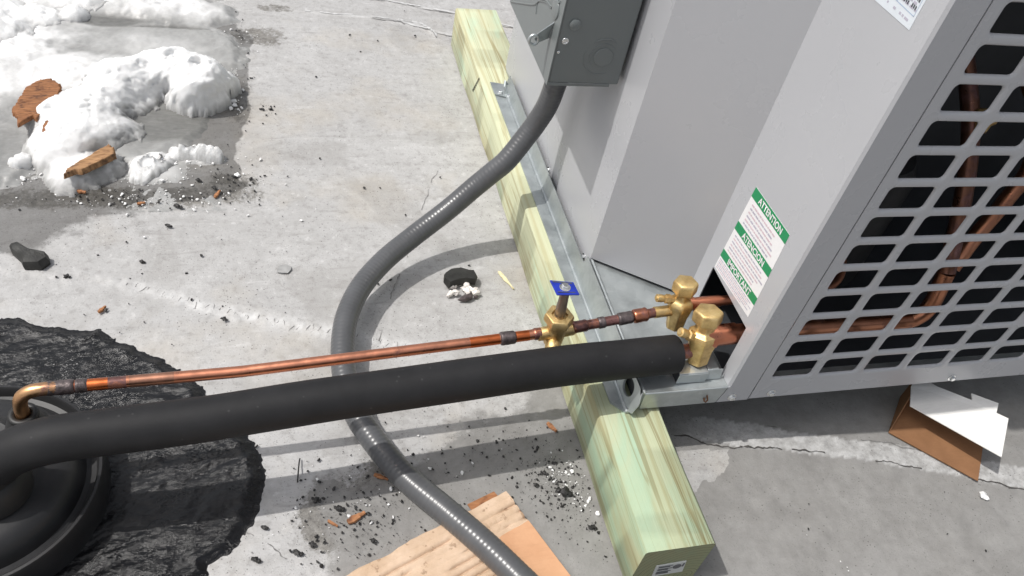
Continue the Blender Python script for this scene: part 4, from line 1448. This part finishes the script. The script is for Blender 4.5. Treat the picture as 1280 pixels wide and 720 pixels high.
torn = sstep(-.002, .002, uu - np.where(vv_ < .048, -.01, liner_edge))
flat = np.maximum(sstep(.53, .63, fbm(uu * .4, vv_, 26, 4, 207)), sstep(.020, .012, vv2))
zz = .0125 + torn * (-.0006 - .0075 * (1 - rid_) * (1 - .88 * flat) - .0016 * (fbm(uu * .3, vv_, 90, 3, 211) - .5)) + (1 - torn) * .0002 + (fbm(uu, vv_, 60, 3, 209) - .5) * .0010
zz += .010 * np.exp(-((uu) / .06) ** 2) * 0 + .004 * sstep(.05, .25, vv_)
XX = A_.x + eL.x * uu + eR.x * vv2
YY = A_.y + eL.y * uu + eR.y * vv2
def split(keep, name, mat):
    k = keep.copy()
    off = Vector(cb.location)
    return grid_obj(name, XX - off.x, YY - off.y, zz, mat, keep=k, parent=cb)
tq = torn > .5
cell = tq[:-1, :-1]
def cellkeep(name, mat, want):
    idx = np.arange(NU * NV).reshape(NV, NU)
    q = np.stack([idx[:-1, :-1], idx[:-1, 1:], idx[1:, 1:], idx[1:, :-1]], -1)
    q = q[cell == want]
    off = Vector(cb.location)
    P = np.stack([XX - off.x, YY - off.y, zz], -1).reshape(-1, 3)
    used, inv = np.unique(q, return_inverse=True)
    me = bpy.data.meshes.new(name)
    me.from_pydata(P[used].tolist(), [], inv.reshape(-1, 4).tolist())
    me.polygons.foreach_set('use_smooth', [True] * len(me.polygons))
    me.materials.append(mat)
    o = bpy.data.objects.new(name, me)
    C.objects.link(o)
    o.parent = cb
    return o
cellkeep('torn_fluting', M['flute'], True)
cellkeep('smooth_liner', M['tan'], False)
m = MB()                                             # the board under it, with its cut edge
per = [(XX[0, i], YY[0, i]) for i in range(0, NU, 3)] + [(XX[j, -1], YY[j, -1]) for j in range(3, NV, 3)] + [(XX[-1, i], YY[-1, i]) for i in range(NU - 1, -1, -3)] + [(XX[j, 0], YY[j, 0]) for j in range(NV - 4, 0, -3)]
pz = [zz[0, i] for i in range(0, NU, 3)] + [zz[j, -1] for j in range(3, NV, 3)] + [zz[-1, i] for i in range(NU - 1, -1, -3)] + [zz[j, 0] for j in range(NV - 4, 0, -3)]
k_ = len(per)
m.add([(x, y, z - .0002) for (x, y), z in zip(per, pz)] + [(x, y, .0012) for x, y in per], [(i, (i + 1) % k_, (i + 1) % k_ + k_, i + k_) for i in range(k_)])
m.build('cut_edge', M['tan'], cb, smooth=0)
m = MB()
m.slab([CB(.012, -.008, .0075), CB(.052, -.009, .0085), CB(.050, .002, .0045), CB(.010, .004, .0045)], (0, 0, 1), .0012)
m.build('loose_ply', M['orange'], cb, smooth=0)

# folded carton piece half under the unit
ct = thing('carton_piece', 'small folded brown and white carton piece lying half under the unit', 'carton', (.56, .16, 0))
m = MB()
m.slab([(.4815, .1705, .004), (.577, .0755, .005), (.634, .139, .005), (.542, .232, .004)], (0, 0, 1), .0018)
m.build('brown_flap', M['carton'], ct, smooth=0)
m = MB()
m.slab([(.4815, .1705, .0042), (.5205, .2055, .0370), (.560, .2450, .0390), (.542, .2320, .0045)], (-.8, .5, .6), .0016)
m.build('side_flap', M['carton'], ct, smooth=0)
m = MB()
W = [(.5118, .1905, .0390), (.5940, .0850, .0500), (.6500, .1440, .0520), (.6370, .1560, .0515), (.6530, .1720, .0515), (.6200, .1950, .0500), (.6130, .1830, .0495), (.5740, .2160, .0450), (.5590, .2440, .0400), (.5350, .2240, .0390)]
m.slab(W, (0, 0, 1), .0015)
m.build('white_flap', M['whitecard'], ct, smooth=0)

# ------------------------------------------------------------------ wood scraps, chunks and litter
def plank_piece(name, c, L, Wd, H, rz, mat, label, cat='wood chip', group=None, tilt=0.0, taper=.6, parts=None):
    n = 12
    m = MB()
    v = []
    for i in range(n + 1):
        t = i / n
        wk = Wd * (taper + (1 - taper) * math.sin(math.pi * min(1, t * 1.15 + .08))) * random.uniform(.9, 1.08)
        hk = H * random.uniform(.8, 1.15)
        ex_ = random.uniform(-.04, .04) * L if i in (0, n) else 0
        for (a, b) in ((-.5, 0), (-.42, .8), (-.1, 1), (.2, .86), (.45, .9), (.5, 0)):
            a_ = a * wk + random.uniform(-.05, .05) * Wd
            x = (t - .5) * L + ex_ * random.random() * 2
            z = b * hk + tilt * x
            v.append((c[0] + x * math.cos(rz) - a_ * math.sin(rz), c[1] + x * math.sin(rz) + a_ * math.cos(rz), c[2] + z))
    f = [(i * 6 + k, (i + 1) * 6 + k, (i + 1) * 6 + (k + 1) % 6, i * 6 + (k + 1) % 6) for i in range(n) for k in range(6)]
    f += [tuple(range(6)), tuple(n * 6 + k for k in range(5, -1, -1))]
    m.add(v, f)
    o = m.build(name, mat, None, smooth=28)
    return tag(o, label, cat, group)
def scrap(name, pts, H, rz, mat, label, cat):
    """irregular splintered plate: outline points (x, y, z of the underside), thickness H, grain along rz"""
    xs0, ys0 = [q[0] for q in pts], [q[1] for q in pts]
    st_ = .0011
    X, Y = np.meshgrid(np.arange(min(xs0) - .006, max(xs0) + .006, st_), np.arange(min(ys0) - .006, max(ys0) + .006, st_))
    u, v = X * math.cos(rz) + Y * math.sin(rz), -X * math.sin(rz) + Y * math.cos(rz)
    jx = (fbm(u, v, 160, 3, 401) - .5) * .004
    fib = (fbm(u * .12, v, 330, 3, 403) - .5)
    ins = in_poly(X + jx + fib * .004 * math.cos(rz), Y + jx + fib * .004 * math.sin(rz), [(q[0], q[1]) for q in pts])
    z0 = pts[0][2]
    Z = np.where(ins, H + (fbm(u * .10, v, 260, 3, 403) - .5) * H * .42 + (fbm(u * .3, v, 40, 2, 405) - .5) * H * .5 + .02 * (X - np.mean(xs0)), -H * .3) + z0
    return tag(grid_obj(name, X, Y, Z, mat, keep=ins), label, cat)
BIG_BARK = [(-0.7901, 0.9158, 0.03), (-0.7774, 0.9814, 0.03), (-0.761, 1.0041, 0.03), (-0.7442, 1.0074, 0.03), (-0.7272, 0.9909, 0.03), (-0.7241, 0.9456, 0.03), (-0.7376, 0.9381, 0.03), (-0.7415, 0.9127, 0.03), (-0.7505, 0.8923, 0.03), (-0.7575, 0.901, 0.03), (-0.7652, 0.8897, 0.03), (-0.7756, 0.8742, 0.03), (-0.7763, 0.8939, 0.03)]
SMALL_BARK = [(-0.7352, 0.8543, 0.034), (-0.7361, 0.8782, 0.034), (-0.7308, 0.8827, 0.034), (-0.7236, 0.8719, 0.034), (-0.7111, 0.8376, 0.034), (-0.7246, 0.8438, 0.034), (-0.7306, 0.8373, 0.034)]
STICK = [(-0.6934, 0.748, 0.028), (-0.6905, 0.7617, 0.028), (-0.6706, 0.7857, 0.028), (-0.6371, 0.8232, 0.028), (-0.6281, 0.8148, 0.028), (-0.6243, 0.7981, 0.028), (-0.6426, 0.7816, 0.028), (-0.6687, 0.7576, 0.028), (-0.678, 0.7596, 0.028)]
scrap('bark_chip', BIG_BARK, .006, .5, M['bark'], 'large reddish brown bark chip stuck in the left side of the snow', 'wood chip')
scrap('bark_chip', SMALL_BARK, .006, 1.2, M['bark'], 'small dark brown bark chip in the snow below the larger bark', 'wood chip')
scrap('wood_stick', STICK, .008, .50, M['stick'], 'short weathered wood stick on the front edge of the snow', 'wood stick')
plank_piece('wood_splinter', (-.034, .519, .0005), .042, .006, .003, -1.2, M['splinter'], 'thin pale yellow splinter on the roof beside the timber', 'splinter', taper=.3)
OR = [(-.307, .132, .024, .009, .45, 'larger orange wood chip in the dirt between tar and cardboard'), (-.271, .184, .018, .005, -.5, 'orange wood chip touching the conduit on its left side'), (-.031, .234, .018, .006, -1.0, 'orange wood chip close to the timber below the black tube'),
      (-.677, .747, .022, .007, -.35, 'thin reddish wood chip left of the white granules by the snow'), (-.472, .737, .018, .006, 1.1, 'reddish wood chip right of the black crumbs near the snow'), (-.335, .128, .014, .003, -.7, 'tiny orange sliver left of the larger orange chip'),
      (-.585, .716, .012, .005, .3, 'small brown wood chip among the white granules by the snow'), (-.620, .492, .014, .005, .9, 'small brown wood chip on the bare roof above the tar patch')]
for x, y, l, wd, rz, lb in OR:
    plank_piece('wood_chip', (x, y, .0006), l, wd, .0035, rz, M['orange'], lb, group='wood chips littering the roof', taper=.5)

# dark wedge shaped shard
m = MB()
sh = [(-.752, .620), (-.744, .624), (-.724, .606), (-.700, .598), (-.696, .586), (-.706, .574), (-.728, .576), (-.734, .592), (-.748, .608)]
k_ = len(sh)
ctr = np.mean(np.array(sh), 0)
lv = [(1.0, .0), (1.0, .007), (.86, .015), (.45, .017)]
v = []
for s_, z in lv:
    for x, y in sh:
        v.append((ctr[0] + (x - ctr[0]) * s_ + random.uniform(-.001, .001), ctr[1] + (y - ctr[1]) * s_ + random.uniform(-.001, .001), z * random.uniform(.85, 1.1)))
f = [(i * k_ + q, i * k_ + (q + 1) % k_, (i + 1) * k_ + (q + 1) % k_, (i + 1) * k_ + q)[::-1] for i in range(3) for q in range(k_)] + [tuple(3 * k_ + q for q in range(k_))[::-1]]
m.add(v, f)
tag(m.build('roofing_shard', M['shard'], None, smooth=30), 'dark wedge shaped roofing shard alone on the roof left of the tar', 'shard')

# broken chunk: black top layer, white core
ck = thing('broken_chunk', 'broken roofing chunk with black crust and crumbly white core', 'chunk', (-.112, .505, 0))
m = MB()
def crust(pts, z0, z1):
    k = len(pts)
    v = []
    for sc, z in ((1, z0), (1.02, (z0 + z1) / 2), (.93, z1), (.5, z1)):
        for x, y in pts:
            v.append((-.110 + (x + .110) * sc + random.uniform(-.0008, .0008), .518 + (y - .518) * sc + random.uniform(-.0008, .0008), z + random.uniform(-.001, .001)))
    f = [(i * k + q, i * k + (q + 1) % k, (i + 1) * k + (q + 1) % k, (i + 1) * k + q)[::-1] for i in range(3) for q in range(k)] + [tuple(3 * k + q for q in range(k))[::-1]]
    m.add(v, f)
crust([(-.137, .512), (-.134, .524), (-.122, .532), (-.106, .533), (-.093, .528), (-.085, .527), (-.083, .516), (-.088, .506), (-.102, .508), (-.118, .506), (-.130, .501)], .006, .019)
m.build('black_crust', M['shard'], ck, smooth=20)
m = MB()
for _ in range(16):
    m.rock((random.uniform(-.132, -.088), random.uniform(.486, .512), .004 + random.random() * .004), random.uniform(.004, .009), random.uniform(.003, .007), .005, random.random() * 3, jit=.3)
m.build('white_core', M['lint'], ck, smooth=20)
m = MB()
m.rock((-.106, .480, .005), .0125, .0065, .006, .25, jit=.25)
m.rock((-.090, .484, .003), .0045, .004, .003, .25, jit=.25)
m.build('grey_flake', M['solder'], ck, smooth=20)

m = MB()
m.rock((-.374, .560, .0012), .013, .010, .0016, .5, jit=.15)
tag(m.build('grey_flake', M['flake'], None, smooth=25), 'flat grey coating flake on the roof left of the conduit', 'flake')
m = MB()
m.rock((.572, .054, .003), .0075, .005, .0035, .6, jit=.3)
m.rock((.5735, .0495, .003), .004, .0045, .003, 1.1, jit=.3)
tag(m.build('paper_scrap', M['granule'], None, smooth=25), 'crumpled white paper scrap on the dark roof right of the carton', 'paper scrap')
m = MB()
m.tube(spline([(-.3725, .188, .002), (-.371, .20, .006), (-.3695, .213, .004), (-.368, .222, .002)], 5), .0009, 6)
tag(m.build('twig', M['crumb'], None, smooth=60), 'thin dark twig lying across the tube shadow beside the tar', 'twig')

# larger black tar crumbs, one by one
BC = [(-.450, 1.036, .008, 'black tar crumb touching the right end of the snow heap'),
      (-.531, .708, .0095, 'longest black tar crumb below the snow crust among white granules'),
      (-.543, .663, .0075, 'black tar crumb alone just below the band of white granules'),
      (-.502, .773, .007, 'black tar crumb right under the right part of the snow crust'),
      (-.477, .754, .0065, 'black tar crumb beside the reddish wood chip, on its left'),
      (-.447, .783, .006, 'upper black tar crumb right of the snow crust, towards the bare roof'),
      (-.419, .777, .005, 'rightmost small tar crumb of the grit right of the snow crust'),
      (-.575, .585, .0058, 'black tar crumb midway between the granule band and the white lap line'),
      (-.493, .595, .005, 'small tar crumb on bare roof halfway from snow crust to grey flake'),
      (-.672, .56, .007, 'tar crumb lying just right and below the dark wedge shaped shard'),
      (-.615, .491, .0045, 'small tar crumb close above the upper edge of the tar patch'),
      (-.460, .464, .0065, 'tar crumb on the pale lap line between tar patch and conduit'),
      (-.216, .529, .0048, 'small tar crumb in the shadow inside the bend of the conduit'),
      (-.345, .218, .0045, 'small tar crumb between the two pipe shadows beside the twig'),
      (-.352, .162, .008, 'tar crumb at the lower edge of the tube shadow near the twig'),
      (-.413, .133, .0058, 'tar crumb closest to the right edge of the tar patch'),
      (-.423, .094, .008, 'tar crumb at the bottom edge of the picture beside the tar patch'),
      (-.377, .096, .008, 'tar crumb beside the small crack at the bottom, left of the cardboard'),
      (-.326, .147, .0085, 'tar crumb directly above the larger orange wood chip'),
      (-.041, .134, .013, 'largest tar crumb, in the white granules beside the timber'),
      (-.018, .081, .0075, 'tar crumb between the cardboard corner and the timber, nearest the camera'),
      (-.087, .555, .0035, 'tiny tar crumb just above the broken black and white chunk'),
      (-.207, .751, .0035, 'tiny tar crumb on bare roof left of the conduit middle'),
      (-.303, .833, .0035, 'tiny tar crumb in the middle of the bare upper roof'),
      (-.382, .979, .0055, 'right one of two tar crumbs lying close together right of the snow'),
      (-.397, .978, .0055, 'left one of two tar crumbs lying close together right of the snow'),
      (-.072, 1.265, .005, 'tar crumb nearest the far end of the timber'),
      (-.156, 1.238, .004, 'small tar crumb at the far edge, second from the timber'),
      (-.213, 1.256, .005, 'tar crumb at the far edge, third from the timber'),
      (-.234, .751, .005, 'tar crumb with a smear, furthest right on the bare roof left of the conduit'),
      (-.097, .779, .0045, 'tar crumb on the faint crack left of the timber'),
      (-.504, .504, .004, 'small tar crumb above the pale lap line, near the tar patch tip'),
      (-.06, .165, .007, 'tar crumb at the left rim of the white granules beside the timber'),
      (-.075, .15, .0055, 'small tar crumb near the top corner of the torn cardboard'),
      (-.36, .105, .006, 'tar crumb between the small crack and the torn cardboard'),
      (-.29, .10, .006, 'tar crumb close to the torn upper edge of the cardboard'),
      (-.33, .175, .005, 'tar crumb in the tube shadow left of the conduit'),
      (-.245, .215, .0045, 'tar crumb in the shadow right beside the conduit')]
for x, y, r, lb in BC:
    m = MB()
    a = random.uniform(0, 3)
    m.rock((x, y, r * .28), r * .62, r * .42, r * .34, a)
    if r > .005:
        m.rock((x + r * .5, y - r * .25, r * .2), r * .36, r * .3, r * .26, a + 1)
        m.rock((x - r * .45, y + r * .3, r * .16), r * .3, r * .24, r * .2, a + 2)
    tag(m.build('tar_crumb', M['crumb'], None, smooth=0), lb, 'crumb', 'tar crumbs scattered over the roof')

# uncountable fine litter
def scatter(name, mat, label, spots, rmin, rmax, flat=.6):
    m = MB()
    for cx_, cy_, sx_, sy_, n in spots:
        for _ in range(n):
            x, y = random.gauss(cx_, sx_), random.gauss(cy_, sy_)
            if -.002 < x < .092 and 0 < y < 1.23:
                continue
            r = rmin + (rmax - rmin) * random.random() ** 5
            m.rock((x, y, r * flat * .5), r, r * random.uniform(.5, .95), r * flat, random.uniform(0, 3))
    return tag(m.build(name, mat, None, smooth=0), label, 'litter', None, 'stuff')
scatter('white_granules', M['granule'], 'fine white granules scattered near the snow and timber',
        [(-.60, .730, .085, .012, 70), (-.55, .715, .06, .02, 30), (-.452, 1.12, .010, .07, 22), (-.43, .78, .02, .02, 10), (-.040, .155, .012, .018, 60), (-.020, .12, .010, .02, 22), (-.30, .15, .045, .03, 34), (-.62, .775, .07, .008, 20), (-.40, .70, .08, .06, 10), (-.25, .20, .06, .03, 14), (.27, -.02, .02, .02, 8), (-.41, 1.24, .02, .02, 8)],
        .0008, .0034)
scatter('snow_crumbs', M['granule'], 'loose icy snow crumbs fallen round the snow heap',
        [(-.47, .985, .03, .02, 40), (-.60, .86, .05, .025, 60), (-.69, .79, .04, .02, 60), (-.53, .83, .05, .012, 60), (-.56, .785, .04, .015, 50), (-.45, 1.08, .012, .05, 25), (-.5, 1.19, .05, .02, 25), (-.75, .83, .025, .03, 40), (-.62, .93, .04, .02, 30)],
        .0010, .0060)
scatter('black_grit', M['crumb'], 'fine black grit sprinkled over the roof coating',
        [(-.57, .730, .10, .016, 240), (-.44, .775, .035, .022, 110), (-.31, .140, .045, .035, 420), (-.05, .150, .022, .028, 420), (-.03, .10, .02, .035, 90), (-.25, .20, .08, .03, 120), (-.35, .80, .18, .25, 50), (-.50, .55, .16, .08, 90), (-.25, .06, .08, .03, 90), (-.43, 1.05, .02, .15, 90), (-.2, 1.2, .15, .1, 16), (.4, .02, .2, .06, 14), (-.10, .22, .05, .03, 120), (-.39, .98, .015, .012, 30)],
        .0005, .0026)
